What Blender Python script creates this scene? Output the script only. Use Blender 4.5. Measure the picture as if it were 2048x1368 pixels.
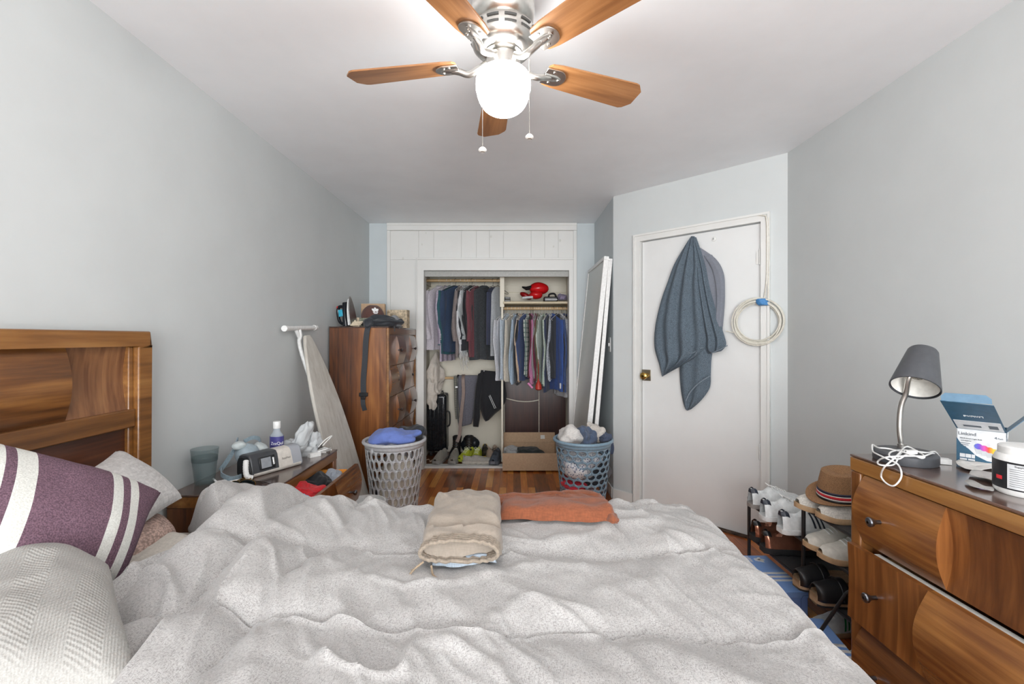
import bpy, bmesh, math, random
from mathutils import Vector, Matrix, noise
for o in list(bpy.data.objects): bpy.data.objects.remove(o)
S = bpy.context.scene; C = S.collection
PI = math.pi
def srgb(h):
    if isinstance(h, str): c = [int(h[i:i+2], 16)/255 for i in (0, 2, 4)]
    else: c = [v/255 for v in h]
    return tuple((v/12.92 if v <= .04045 else ((v+.055)/1.055)**2.4) for v in c)+(1,)
# ---------------- camera, world, lights, exposure
EYE = 1.30; F = 910.0; CX, CY = 1026.0, 676.0
cam = bpy.data.objects.new('camera', bpy.data.cameras.new('camera')); C.objects.link(cam)
cam.location = (0, 0, EYE); cam.rotation_euler = (PI/2, 0, 0)
cam.data.sensor_width = 36; cam.data.lens = 36*F/2048
cam.data.shift_x = -(CX-1024)/2048; cam.data.shift_y = -(684-CY)/2048
cam.data.clip_start = .02
S.camera = cam
w = bpy.data.worlds.new('world'); S.world = w; w.use_nodes = True
bg = w.node_tree.nodes['Background']; bg.inputs[0].default_value = (.85, .93, 1, 1); bg.inputs[1].default_value = 1.0
S.view_settings.view_transform = 'Standard'; S.view_settings.look = 'None'
S.view_settings.gamma = 1; S.view_settings.use_curve_mapping = False
S.view_settings.exposure = -0.06
def area(name, loc, rot, sx, sy, power, col=(1, 1, 1)):
    l = bpy.data.lights.new(name, 'AREA'); l.shape = 'RECTANGLE'; l.size = sx; l.size_y = sy; l.energy = power; l.color = col
    o = bpy.data.objects.new(name, l); C.objects.link(o); o.location = loc; o.rotation_euler = rot; return o
# unseen fill light added behind the camera, tilted up to brighten the ceiling
area('rear_fill_light', (.1, -2.62, 1.42), (PI/2+.6, 0, 0), 2.5, 1.7, 245, (.98, .99, 1))
LAMP_STRENGTH = 42
# ---------------- pixel helpers
def P(px, py, d): return Vector(((px-CX)*d/F, d, EYE-(py-CY)*d/F))
def Z(px, py, z):
    d = (EYE-z)*F/(py-CY); return Vector(((px-CX)*d/F, d, z))
def onplane(px, py, p0, n):
    r = Vector(((px-CX)/F, 1, -(py-CY)/F)); o = Vector((0, 0, EYE))
    t = (Vector(p0)-o).dot(n)/r.dot(n); return o+r*t
# ---------------- materials
MAT = {}
class N:
    def __init__(s, name):
        m = bpy.data.materials.new(name); m.use_nodes = True; s.m = m; s.t = m.node_tree; s.b = s.t.nodes['Principled BSDF']
    def n(s, typ, **k):
        x = s.t.nodes.new('ShaderNode'+typ)
        for a, v in k.items():
            if a.startswith('i_'):
                key = a[2:]; key = int(key) if key.isdigit() else key.replace('_', ' ')
                x.inputs[key].default_value = v
            else: setattr(x, a, v)
        return x
    def l(s, a, b): s.t.links.new(a, b)
    def co(s, scale=(1, 1, 1), rot=(0, 0, 0), kind='Object'):
        c = s.n('TexCoord'); m = s.n('Mapping'); m.inputs['Scale'].default_value = scale; m.inputs['Rotation'].default_value = rot
        s.l(c.outputs[kind], m.inputs[0]); return m.outputs[0]
    def noise(s, co, sc, det=3, rough=.5, dist=0):
        x = s.n('TexNoise'); x.inputs['Scale'].default_value = sc; x.inputs['Detail'].default_value = det
        x.inputs['Roughness'].default_value = rough; x.inputs['Distortion'].default_value = dist
        s.l(co, x.inputs['Vector']); return x.outputs[0]
    def ramp(s, fac, stops):
        r = s.n('ValToRGB'); e = r.color_ramp.elements
        while len(e) < len(stops): e.new(.5)
        for q, (p, c) in zip(e, stops): q.position = p; q.color = c
        s.l(fac, r.inputs[0]); return r.outputs[0]
    def mix(s, fac, a, b, mode='MIX'):
        x = s.n('Mix', data_type='RGBA', blend_type=mode)
        for i, v in ((0, fac), (6, a), (7, b)):
            if hasattr(v, 'is_linked'): s.l(v, x.inputs[i])
            else: x.inputs[i].default_value = v
        return x.outputs[2]
    def math(s, op, a, b=0.0):
        x = s.n('Math', operation=op)
        for i, v in ((0, a), (1, b)):
            if hasattr(v, 'is_linked'): s.l(v, x.inputs[i])
            else: x.inputs[i].default_value = v
        return x.outputs[0]
    def col(s, c): s.l(c, s.b.inputs['Base Color'])
    def bump(s, h, st=.3, dist=.01):
        x = s.n('Bump'); x.inputs['Strength'].default_value = st; x.inputs['Distance'].default_value = dist
        s.l(h, x.inputs['Height']); s.l(x.outputs[0], s.b.inputs['Normal'])
    def set(s, **k):
        for a, v in k.items(): s.b.inputs[a.replace('_', ' ')].default_value = v
def plain(name, c, rough=.5, metal=0, var=.06, bump=0, sc=60, **k):
    if name in MAT: return MAT[name]
    q = N(name); c = srgb(c); nz = q.noise(q.co(), sc, 3)
    d = tuple(v*(1-var*2) for v in c[:3])+(1,); e = tuple(min(1, v*(1+var)) for v in c[:3])+(1,)
    q.col(q.ramp(nz, [(.3, d), (.7, e)])); q.set(Roughness=rough, Metallic=metal)
    if bump: q.bump(nz, bump, .004)
    for a, v in k.items(): q.b.inputs[a.replace('_', ' ')].default_value = v
    MAT[name] = q.m; return q.m
def fabric(name, c, c2=None, kind='weave', sc=1.0, amt=.12, rough=.9):
    if name in MAT: return MAT[name]
    q = N(name); c = srgb(c)
    a = q.noise(q.co((300*sc, 300*sc, 60*sc)), 1, 2); b = q.noise(q.co((60*sc, 60*sc, 400*sc)), 1, 2)
    h = q.math('ADD', a, b); h = q.math('MULTIPLY', h, .5)
    lo = tuple(v*(1-amt*2.2) for v in c[:3])+(1,); hi = tuple(min(1, v*(1+amt*1.2)) for v in c[:3])+(1,)
    base = q.ramp(h, [(.36, lo), (.64, hi)])
    if c2 and kind in ('stripe_v', 'stripe_h', 'plaid', 'dots'):
        c2 = srgb(c2)
        if kind == 'stripe_v': f = q.ramp(q.math('SINE', sep(q, 'X', 480*sc)), [(.55, (0, 0, 0, 1)), (.7, (1, 1, 1, 1))]); base = q.mix(f, base, c2)
        if kind == 'stripe_h': f = q.ramp(q.math('SINE', sep(q, 'Z', 300*sc)), [(.55, (0, 0, 0, 1)), (.7, (1, 1, 1, 1))]); base = q.mix(f, base, c2)
        if kind == 'plaid':
            f = q.ramp(q.math('SINE', sep(q, 'Z', 130*sc)), [(.5, (0, 0, 0, 1)), (.75, (.8, .8, .8, 1))]); g = q.ramp(q.math('SINE', sep(q, 'X', 130*sc)), [(.5, (0, 0, 0, 1)), (.75, (.8, .8, .8, 1))])
            base = q.mix(f, base, c2); base = q.mix(g, base, c2)
        if kind == 'dots':
            v = q.n('TexVoronoi'); v.inputs['Scale'].default_value = 110*sc; q.l(q.co(), v.inputs['Vector'])
            base = q.mix(q.ramp(v.outputs[0], [(.3, (1, 1, 1, 1)), (.42, (0, 0, 0, 1))]), base, c2)
    q.col(base); q.set(Roughness=rough); q.b.inputs['Sheen Weight'].default_value = .15; q.bump(h, .25, .002)
    MAT[name] = q.m; return q.m
def sep(q, ax, mul):
    x = q.n('SeparateXYZ'); q.l(q.co(), x.inputs[0]); return q.math('MULTIPLY', x.outputs[ax], mul)
def wood(name, dark, mid, light, grain='Z', board=None, bw=.09, rough=.32, sc=1.0, bamt=.5, gl=.4):
    """grain: axis along which the fibres run; board: axis across which glued boards alternate in tone"""
    q = N(name); s = {'X': (3, 60, 60), 'Y': (60, 3, 60), 'Z': (60, 60, 3)}[grain]
    s = tuple(v*sc for v in s)
    n1 = q.noise(q.co(s), 1, 5, .6, .15)
    s2 = {'X': (.9, 5, 5), 'Y': (5, .9, 5), 'Z': (5, 5, .9)}[grain]
    n2 = q.noise(q.co(tuple(v*sc for v in s2)), 1.0, 2, .45, .5)
    rings = q.math('SINE', q.math('MULTIPLY', n2, 34.0))
    big = q.noise(q.co(tuple(v*.5 for v in s2)), 1.0, 2, .5, .3)
    f = q.math('ADD', q.math('ADD', q.math('MULTIPLY', n1, .45), q.math('MULTIPLY', rings, .045)), q.math('MULTIPLY', big, .55))
    base = q.ramp(f, [(.33, srgb(dark)), (.5, srgb(mid)), (.68, srgb(light))])
    if board:
        x = q.n('SeparateXYZ'); q.l(q.co(), x.inputs[0])
        c = q.math('FLOOR', q.math('MULTIPLY', q.math('ADD', x.outputs[board], 3.137), 1/bw))
        wn = q.n('TexWhiteNoise', noise_dimensions='1D'); q.l(c, wn.inputs['W'])
        lo = 1-bamt
        tint = q.ramp(wn.outputs[0], [(0, (lo, lo*.9, lo*.85, 1)), (.5, (1, 1, 1, 1)), (1, (1.0+bamt*.7, 1.0+bamt*.75, 1.0+bamt*.6, 1))])
        base = q.mix(1.0, base, tint, 'MULTIPLY')
    q.col(base); q.set(Roughness=rough); q.b.inputs['Coat Weight'].default_value = gl; q.b.inputs['Coat Roughness'].default_value = .2
    q.bump(n1, .03, .001); MAT[name] = q.m; return q.m
def metal(name, c, rough=.3): return plain(name, c, rough, 1, .04)
def glass(name, c, rough=.02, alpha=None, trans=1):
    q = N(name); q.set(Base_Color=srgb(c), Roughness=rough); q.b.inputs['Transmission Weight'].default_value = trans; q.b.inputs['IOR'].default_value = 1.3
    if alpha is not None: q.b.inputs['Alpha'].default_value = alpha; q.b.inputs['Transmission Weight'].default_value = 0
    MAT[name] = q.m; return q.m
# wall paint
def paint(name, c, rough=.55, bump=.05):
    q = N(name); c = srgb(c); n1 = q.noise(q.co(), 3, 4, .6); n2 = q.noise(q.co(), 180, 2)
    d = tuple(v*.96 for v in c[:3])+(1,)
    q.col(q.ramp(n1, [(.35, d), (.65, c)])); q.set(Roughness=rough); q.bump(n2, bump, .002); MAT[name] = q.m; return q.m
wallp = paint('grey_wall_paint', (203, 207, 207)); ceilp = paint('ceiling_paint', (243, 246, 249), .5)
bwallp = paint('blue_grey_wall_paint', (198, 206, 209)); whitep = paint('white_gloss_paint', (224, 224, 221), .35, .08)
doorp = paint('door_paint', (224, 225, 224), .4, .1); closetp = paint('cream_closet_paint', (236, 230, 214), .6)
# floor
def floor_mat():
    q = N('oak_strip_floor'); co = q.co((1, 1, 1), (0, 0, PI/2))
    b = q.n('TexBrick'); q.l(co, b.inputs['Vector']); b.offset = .37; b.squash = 1
    b.inputs['Scale'].default_value = 1; b.inputs['Brick Width'].default_value = .62; b.inputs['Row Height'].default_value = .062
    b.inputs['Mortar Size'].default_value = .0012; b.inputs['Mortar Smooth'].default_value = .1; b.inputs['Bias'].default_value = 0
    b.inputs['Color1'].default_value = (0, 0, 0, 1); b.inputs['Color2'].default_value = (1, 1, 1, 1); b.inputs['Mortar'].default_value = (.5, .5, .5, 1)
    g = q.noise(q.co((38, 3, 38)), 1, 6, .65, .8); g2 = q.noise(q.co((9, 1.6, 9)), 1.2, 3, .6, 2.0)
    f = q.math('ADD', q.math('MULTIPLY', b.outputs[0], .42), q.math('ADD', q.math('MULTIPLY', g, .33), q.math('MULTIPLY', g2, .30)))
    c = q.ramp(f, [(.25, srgb((92, 42, 12))), (.42, srgb((158, 80, 24))), (.6, srgb((204, 118, 44))), (.82, srgb((238, 170, 84)))])
    q.col(q.mix(b.outputs[1], c, srgb((40, 18, 8)))); q.set(Roughness=.28); q.b.inputs['Coat Weight'].default_value = .35
    q.bump(g, .1, .002); return q.m
floorm = floor_mat()
WD, WM, WL = (62, 34, 18), (106, 64, 32), (142, 94, 50)
walnut = wood('walnut_plain', WD, WM, WL, 'Z'); walnut_y = wood('walnut_along_bed', WD, WM, WL, 'Y'); walnut_x = wood('walnut_cross', WD, WM, WL, 'X')
walnut_board_y = wood('walnut_boards_upright', WD, (116, 68, 34), (152, 98, 52), 'Z', 'Y', .085, bamt=.35)
walnut_board_x = wood('walnut_boards_side', WD, (116, 68, 34), (152, 98, 52), 'Z', 'X', .075, bamt=.35)
walnut_front = [wood('walnut_drawer_boards', (66, 36, 18), (114, 68, 34), (152, 98, 52), 'Z', 'Y', .08, bamt=.42, rough=.28), wood('walnut_drawer_bulge', (62, 34, 16), (118, 72, 36), (160, 108, 56), 'Y', rough=.26)]
walnut_top = wood('walnut_glossy_top', (46, 30, 24), (78, 54, 44), (108, 80, 66), 'Y', rough=.16, gl=.8)
light_edge = wood('pale_wood_edge', (92, 56, 24), (130, 85, 40), (158, 112, 60), 'Y')
blond = wood('blond_wood', (176, 140, 96), (206, 174, 130), (226, 200, 160), 'X', rough=.5, gl=.1)
fanwood = wood('fan_blade_wood', (128, 84, 48), (162, 112, 68), (186, 138, 92), 'X', rough=.4, gl=.2)
drawer_in = wood('drawer_box_wood', (130, 90, 50), (170, 124, 76), (196, 152, 100), 'Y', rough=.6, gl=0)
brownboard = wood('dark_brown_board', (44, 24, 22), (66, 38, 34), (84, 52, 46), 'Z', rough=.35)
nickel = metal('brushed_nickel', (205, 203, 198), .28); brass = metal('brass', (196, 160, 88), .25); steel = metal('steel', (190, 190, 190), .3)
dkmetal = metal('dark_knob_metal', (128, 130, 136), .3); plate_m = metal('aged_plate_metal', (150, 142, 125), .45)
blackp = plain('black_plastic', (26, 27, 30), .35); blackm = plain('black_satin_metal', (34, 34, 36), .4); darkgrey = plain('charcoal_plastic', (62, 64, 68), .35)
whitepl = plain('white_plastic', (232, 232, 230), .35); offwhite = plain('off_white_plastic', (222, 218, 208), .5); greypl = plain('grey_plastic', (200, 202, 205), .45)
cardboard = plain('cardboard', (190, 160, 130), .8, var=.05, bump=.1); black_cloth = fabric('black_cloth', (30, 31, 36)); white_cloth = fabric('white_cloth', (226, 224, 220))
blueplastic = plain('blue_grey_plastic', (128, 154, 172), .4); rubber = plain('rubber', (40, 40, 42), .8); red_cloth = fabric('red_cloth', (200, 30, 40))
# ---------------- mesh helpers
W = {}
def tag(o, label=None, cat=None, group=None, kind=None):
    if label: o['label'] = label
    if cat: o['category'] = cat
    if group: o['group'] = group
    if kind: o['kind'] = kind
    return o
def thing(name, label, cat, loc=(0, 0, 0), rz=0, group=None, rot=None):
    o = bpy.data.objects.new(name, None); C.objects.link(o); o.empty_display_size = .05
    o.location = loc; o.rotation_euler = rot if rot else (0, 0, rz)
    W[o.name] = Matrix.Translation(Vector(loc)) @ (Matrix(o.rotation_euler.to_matrix().to_4x4()))
    return tag(o, label, cat, group)
class MB:
    def __init__(s, T=None): s.v = []; s.f = []; s.T = T
    def add(s, vs, fs):
        b = len(s.v)
        for v in vs:
            v = Vector(v); s.v.append(s.T @ v if s.T else v)
        s.f += [tuple(i+b for i in f) for f in fs]; return s
    def box(s, x0, x1, y0, y1, z0, z1, T=None):
        vs = [Vector((x, y, z)) for z in (z0, z1) for y in (y0, y1) for x in (x0, x1)]
        if T: vs = [T @ v for v in vs]
        return s.add(vs, [(0, 2, 3, 1), (4, 5, 7, 6), (0, 1, 5, 4), (2, 6, 7, 3), (0, 4, 6, 2), (1, 3, 7, 5)])
    def prism(s, poly, h, T=None, z0=0):
        n = len(poly); vs = [Vector((p[0], p[1], z0)) for p in poly]+[Vector((p[0], p[1], z0+h)) for p in poly]
        if T: vs = [T @ v for v in vs]
        return s.add(vs, [tuple(range(n-1, -1, -1)), tuple(range(n, 2*n))]+[(i, (i+1) % n, n+(i+1) % n, n+i) for i in range(n)])
    def grid(s, f, nu, nv, wu=False, wv=False):
        vs = [f(i/nu, j/nv) for j in range(nv+(0 if wv else 1)) for i in range(nu+(0 if wu else 1))]
        NU = nu+(0 if wu else 1); NV = nv+(0 if wv else 1); fs = []
        for j in range(nv):
            for i in range(nu):
                a = j*NU+i; b = j*NU+(i+1) % NU; c = ((j+1) % NV)*NU+(i+1) % NU; d = ((j+1) % NV)*NU+i
                fs.append((a, b, c, d))
        return s.add(vs, fs)
    def loft(s, rings, caps=True, closed=True):
        n = len(rings[0]); vs = [p for r in rings for p in r]; fs = []
        for k in range(len(rings)-1):
            for i in range(n if closed else n-1):
                j = (i+1) % n; fs.append((k*n+i, k*n+j, (k+1)*n+j, (k+1)*n+i))
        if caps: fs.append(tuple(range(n-1, -1, -1))); fs.append(tuple((len(rings)-1)*n+i for i in range(n)))
        return s.add(vs, fs)
    def tube(s, pts, r, seg=8, closed=False):
        pts = [Vector(p) for p in pts]; n = len(pts); rings = []; up = Vector((0, 0, 1)); prev = None
        for i, p in enumerate(pts):
            t = (pts[(i+1) % n]-pts[(i-1) % n]) if closed else (pts[min(i+1, n-1)]-pts[max(i-1, 0)])
            t = t.normalized() if t.length > 1e-9 else Vector((0, 0, 1))
            if prev is None: a = t.cross(up) if abs(t.z) < .9 else t.cross(Vector((1, 0, 0)))
            else: a = prev-t*prev.dot(t)
            if a.length < 1e-6: a = t.cross(Vector((0, 1, 0)))
            a.normalize(); prev = a; b = t.cross(a); rr = r[i] if isinstance(r, (list, tuple)) else r
            rings.append([p+a*math.cos(2*PI*k/seg)*rr+b*math.sin(2*PI*k/seg)*rr for k in range(seg)])
        if closed: rings.append(rings[0]); return s.loft(rings, caps=False)
        return s.loft(rings)
    def lathe(s, prof, seg=32, T=None, sx=1, sy=1):
        rings = []
        for r, z in prof:
            ring = [Vector((max(r, 1e-4)*math.cos(2*PI*k/seg)*sx, max(r, 1e-4)*math.sin(2*PI*k/seg)*sy, z)) for k in range(seg)]
            rings.append([T @ v for v in ring] if T else ring)
        return s.loft(rings, caps=False)
    def blob(s, c, r, amp=.25, fr=3.0, seed=0, nu=64, nv=40, T=None, ridge=True, flat=.0):
        c = Vector(c); sd = Vector((seed*7.3, seed*3.1, seed*1.7))
        def f(u, v):
            th = 2*PI*u; ph = PI*min(max(v, .001), .999)
            d = Vector((math.sin(ph)*math.cos(th), math.sin(ph)*math.sin(th), -math.cos(ph)))
            k = 1+amp*.9*(noise.noise(d*1.3+sd)) if ridge else 1+amp*noise.noise(d*fr+sd)
            p = Vector((d.x*r[0]*k, d.y*r[1]*k, d.z*r[2]*k))
            if ridge:   # cloth folds: rounded ridges of real height along the surface normal
                mr = (r[0]*r[1]*r[2])**(1/3); g = (p*(.30*fr/mr)); g = g+noise.noise_vector(g*.7+sd)*.7+sd
                a1 = noise.noise(g)/.20; a2 = noise.noise(g*1.9+Vector((3, 8, 1)))/.22
                hgt_ = .62*math.exp(-a1*a1)+.30*math.exp(-a2*a2)+.35*noise.noise(g*.8)
                nv_ = Vector((d.x/r[0], d.y/r[1], d.z/r[2])).normalized(); p = p+nv_*(hgt_-.35)*min(amp*.85*mr, .026)
            if flat and p.z < -r[2]*flat: p.z = -r[2]*flat
            return c+(T @ p if T else p)
        return s.grid(f, nu, nv, wu=True)
    def build(s, name, mat, parent=None, smooth=True, local=False, merge=True, bevel=0, solid=0, sub=0, seg=2):
        me = bpy.data.meshes.new(name); vs = s.v
        if parent is not None and not local:
            inv = W[parent.name].inverted(); vs = [inv @ v for v in vs]
        loc = None
        if parent is None and not local:
            mn = [min(v[i] for v in vs) for i in range(3)]; mx = [max(v[i] for v in vs) for i in range(3)]
            loc = Vector(((mn[0]+mx[0])/2, (mn[1]+mx[1])/2, mn[2])); vs = [v-loc for v in vs]
        me.from_pydata([tuple(v) for v in vs], [], s.f)
        bm = bmesh.new(); bm.from_mesh(me)
        if merge: bmesh.ops.remove_doubles(bm, verts=bm.verts, dist=1e-5)
        bmesh.ops.recalc_face_normals(bm, faces=bm.faces); bm.to_mesh(me); bm.free()
        ms = mat if isinstance(mat, list) else [mat]
        for m in ms: me.materials.append(m)
        if len(ms) > 1 and getattr(s, 'marks', None):
            bands = sorted(set(s.bands)); 
            for pl in me.polygons:
                yc = s.v[0].y*0+sum(((W[parent.name] @ me.vertices[i].co) if parent is not None else me.vertices[i].co).y for i in pl.vertices)/len(pl.vertices)
                for ya_, yb_, mi in bands:
                    if ya_ <= yc <= yb_: pl.material_index = mi
        o = bpy.data.objects.new(name, me); C.objects.link(o)
        if loc: o.location = loc
        if parent is not None:
            o.parent = parent; W[o.name] = W[parent.name].copy()
        else: W[o.name] = Matrix.Translation(loc) if loc else Matrix()
        if smooth:
            for p in me.polygons: p.use_smooth = True
            me.set_sharp_from_angle(angle=math.radians(38))
        if bevel:
            b = o.modifiers.new('bevel', 'BEVEL'); b.width = bevel; b.segments = seg; b.limit_method = 'ANGLE'; b.angle_limit = math.radians(40)
        if solid: q = o.modifiers.new('solid', 'SOLIDIFY'); q.thickness = solid; q.offset = 0
        if sub: q = o.modifiers.new('sub', 'SUBSURF'); q.levels = q.render_levels = sub
        return o
def struct(name, mb, mat, **k): return tag(mb.build(name, mat, smooth=k.pop('smooth', False), **k), kind='structure')
def cyl(p0, p1, r, seg=16): return MB().tube([p0, p1], r, seg)
def frame(o, x, y, z):  # matrix from origin and axes
    m = Matrix((x, y, z)).transposed().to_4x4(); m.translation = Vector(o); return m
def RZ(a, loc=(0, 0, 0)): return Matrix.Translation(Vector(loc)) @ Matrix.Rotation(a, 4, 'Z')
def textmesh(txt, size, T, name, mat, parent, ext=.0004, squeeze=1.0, wrap=None):
    cu = bpy.data.curves.new(name, 'FONT'); cu.body = txt; cu.size = size; cu.extrude = ext; cu.align_x = 'CENTER'; cu.align_y = 'CENTER'
    o = bpy.data.objects.new(name, cu); me = bpy.data.meshes.new_from_object(o); bpy.data.objects.remove(o); bpy.data.curves.remove(cu)
    mb = MB(); vs = [Vector((v.co.x*squeeze, v.co.y, v.co.z)) for v in me.vertices]
    vs = [wrap(v) for v in vs] if wrap else [T @ v for v in vs]
    mb.add(vs, [tuple(p.vertices) for p in me.polygons]); bpy.data.meshes.remove(me)
    return mb.build(name, mat, parent, smooth=False, merge=False)
def copy_tree(o, parent=None):
    c = o.copy(); C.objects.link(c); c.parent = parent
    for ch in list(o.children): copy_tree(ch, c)
    return c
def smooth(a, b, x):
    t = min(1, max(0, (x-a)/(b-a))); return t*t*(3-2*t)
def lerp(a, b, t): return a+(b-a)*t
def spline(pts, n=8, closed=False):
    pts = [Vector(p) for p in pts]; out = []; m = len(pts)
    for i in range(m if closed else m-1):
        if closed: p0, p1, p2, p3 = pts[(i-1) % m], pts[i], pts[(i+1) % m], pts[(i+2) % m]
        else: p0, p1, p2, p3 = pts[max(i-1, 0)], pts[i], pts[i+1], pts[min(i+2, m-1)]
        for k in range(n):
            t = k/n; out.append(.5*((2*p1)+(-p0+p2)*t+(2*p0-5*p1+4*p2-p3)*t*t+(-p0+3*p1-3*p2+p3)*t**3))
    if not closed: out.append(pts[-1])
    return out
def pillow(corners, thick, n=36, seed=0, wr=.006, pinch=.06, mb=None, power=.42):
    TL, TR, BR, BL = [Vector(c) for c in corners]; nrm = (TR-TL).cross(BL-TL).normalized(); mb = mb or MB(); sd = Vector((seed*5.1, seed*2.2, seed))
    ctr = (TL+TR+BR+BL)/4
    for sgn in (1, -1):
        def f(u, v):
            a = 2*u-1; b = 2*v-1
            p = TL.lerp(TR, u).lerp(BL.lerp(BR, u), v)
            e = max(0, (1-a*a))**power*max(0, (1-b*b))**power
            q = ctr-p
            pn = pinch*((1-b*b)*a*a*abs(a)+(1-a*a)*b*b*abs(b))
            p = p+q*pn
            w = p*7+sd; nz = (noise.noise(w+noise.noise_vector(w*.7)*.8))*wr*1.5+(1-abs(noise.noise(w*1.9)))*wr*.8
            return p-nrm*sgn*(thick/2*e+nz*min(1, e*3))
        mb.grid(f, n, n)
    return mb
def drape(rows, p0, n, th=.02, amp=.012, nf=3, seed=0, nu=30, nv=40, off=.0, mb=None, nz=.008):
    """closed slab of hanging cloth; rows = [(left px pt, right px pt)] on the plane p0,n (n points to the viewer)"""
    mb = mb or MB(); n = Vector(n).normalized()
    L = spline([onplane(*r[0], p0, n) for r in rows], 6); R = spline([onplane(*r[1], p0, n) for r in rows], 6)
    def at(A, t):
        x = t*(len(A)-1); i = min(int(x), len(A)-2); return A[i].lerp(A[i+1], x-i)
    for back in (0, 1):
        def f(u, v):
            p = at(L, v).lerp(at(R, v), u)
            e = (1-(2*u-1)**4)*(1-(2*min(max(v, .02), .99)-1)**12)
            ph = nf*2*PI*(u+.06*math.sin(v*3+seed))+seed
            fo = amp*(math.sin(ph)*.6+.5)*(0.35+.65*v)+nz*noise.noise(p*9+Vector((seed, 0, 0)))
            if back: return p+n*(off+.3*fo*0)
            return p+n*(off+e*(th+fo)+.0005)
        mb.grid(f, nu, nv)
    return mb
# ================= SETTING =================
XL, XR, YB, H = -1.43, 1.69, 4.527, 2.44
XS = .81; YC = 3.667; YD = 2.80; YREAR = -2.65
T_ = .1
struct('floor', MB().box(XL-T_, XR+T_, YREAR-T_, 5.25, -.06, 0), floorm)
struct('ceiling', MB().box(XL-T_, XR+T_, YREAR-T_, YB+T_, H, H+.08), ceilp)
struct('wall_left', MB().box(XL-T_, XL, YREAR-T_, YB+T_, 0, H), wallp)
struct('wall_right', MB().box(XR, XR+T_, YREAR-T_, YD+.05, 0, H), wallp)
dn = Vector((XR-XS, YD-YC, 0)).normalized()        # along door wall, toward the right
nn = Vector((dn.y, -dn.x, 0)).normalized()         # normal towards the room
if nn.y > 0: nn = -nn
DW = frame((XS, YC, 0), dn, -nn, Vector((0, 0, 1)))  # local: x along wall to the right, y into the wall, z up
WLEN = (Vector((XR, YD, 0))-Vector((XS, YC, 0))).length
def door_s(px):  # local x on door wall for a pixel column
    p = onplane(px, 700, (XS, YC, 0), nn); return (p-Vector((XS, YC, 0))).dot(dn)
ds0, ds1 = door_s(1283), door_s(1521)
DH = 2.035
mb = MB(DW); mb.box(0, ds0-.012, 0, T_, 0, H); mb.box(ds1+.012, WLEN, 0, T_, 0, H); mb.box(ds0-.012, ds1+.012, 0, T_, DH+.012, H)
struct('wall_door', mb, wallp)
struct('wall_passage', MB().box(XS, XS+T_, YC+.02, YB+T_, 0, H), bwallp)
# rear wall behind the camera; its unseen window is added for the fill light
mb = MB(); mb.box(XL, -1.2, YREAR-T_, YREAR, 0, H); mb.box(1.4, XR, YREAR-T_, YREAR, 0, H); mb.box(-1.2, 1.4, YREAR-T_, YREAR, 0, .5); mb.box(-1.2, 1.4, YREAR-T_, YREAR, 2.3, H)
struct('wall_rear', mb, wallp)
mb = MB()
for x in (-1.2, .08, 1.36): mb.box(x, x+.04, YREAR-.09, YREAR-.04, .5, 2.3)
for z in (.5, 1.38, 2.26): mb.box(-1.2, 1.4, YREAR-.088, YREAR-.042, z, z+.04)
struct('added_window_1', mb, whitep)
# closet wall
OX0, OX1, OZ = -.885, .557, 1.97
mb = MB(); mb.box(XL, OX0, YB, YB+.1, 0, H); mb.box(OX1, XS+.05, YB, YB+.1, 0, H); mb.box(OX0, OX1, YB, YB+.1, OZ, H)
struct('wall_back', mb, bwallp)
CB = 5.13
mb = MB(); mb.box(-1.0, .66, CB, CB+.08, 0, 2.36); mb.box(-1.0, -.94, YB+.1, CB, 0, 2.36); mb.box(.60, .66, YB+.1, CB, 0, 2.36); mb.box(-1.0, .66, YB+.1, CB+.08, 2.3, 2.36)
struct('wall_closet', mb, closetp)
# painted panelling over and beside the closet
px2x = lambda px: (px-CX)*YB/F
py2z = lambda py: EYE-(py-CY)*YB/F
mb = MB(); xs = [px2x(v) for v in (781, 838, 868, 923, 953, 979, 1007, 1062, 1089, 1116, 1148)]
for a, b in zip(xs[:-1], xs[1:]): mb.box(a+.002, b-.002, YB-.014, YB, py2z(520)+.001, py2z(462))
mb.box(px2x(781), px2x(1148), YB-.006, YB, OZ+.06, H-.02)
mb.box(px2x(781)+.001, px2x(834), YB-.012, YB, 0, py2z(521))
struct('trim_1', mb, whitep, bevel=.0015)
mb = MB(); mb.box(px2x(775), px2x(1153), YB-.03, YB-.0, py2z(462)+.001, H-.005); mb.box(px2x(775), px2x(782), YB-.03, YB, 0, py2z(462)); mb.box(px2x(1146), px2x(1153), YB-.03, YB, 0, py2z(462))
mb.box(px2x(775), px2x(1153), YB-.036, YB, H-.028, H-.001)
struct('trim_2', mb, whitep, bevel=.004)
mb = MB()  # casing round the opening
mb.box(px2x(834), OX0+.004, YB-.034, YB+.1, 0, OZ+.004); mb.box(OX1-.004, px2x(1146), YB-.034, YB+.1, 0, OZ+.004); mb.box(px2x(834), px2x(1146), YB-.034, YB, OZ-.002, py2z(519))
mb.box(px2x(834)-.0, px2x(834)+.012, YB-.042, YB, 0, py2z(519)); mb.box(px2x(834), px2x(1146), YB-.042, YB, py2z(521), py2z(517))
struct('trim_3', mb, whitep, bevel=.003)
struct('trim_4', MB().box(OX0, OX1, YB+.03, YB+.055, OZ-.055, OZ).box(OX0, OX1, YB+.055, YB+.1, OZ-.012, OZ), plain('track_metal', (170, 170, 166), .4))
struct('trim_5', MB().box(OX0, OX1, YB+.0, YB+.1, 0, .022), whitep, bevel=.004)
struct('trim_6', MB().box(-.94, .6, YB+.1, CB, 0, .018), wood('closet_floor_wood', (60, 30, 12), (104, 58, 26), (140, 84, 42), 'X'))
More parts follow.
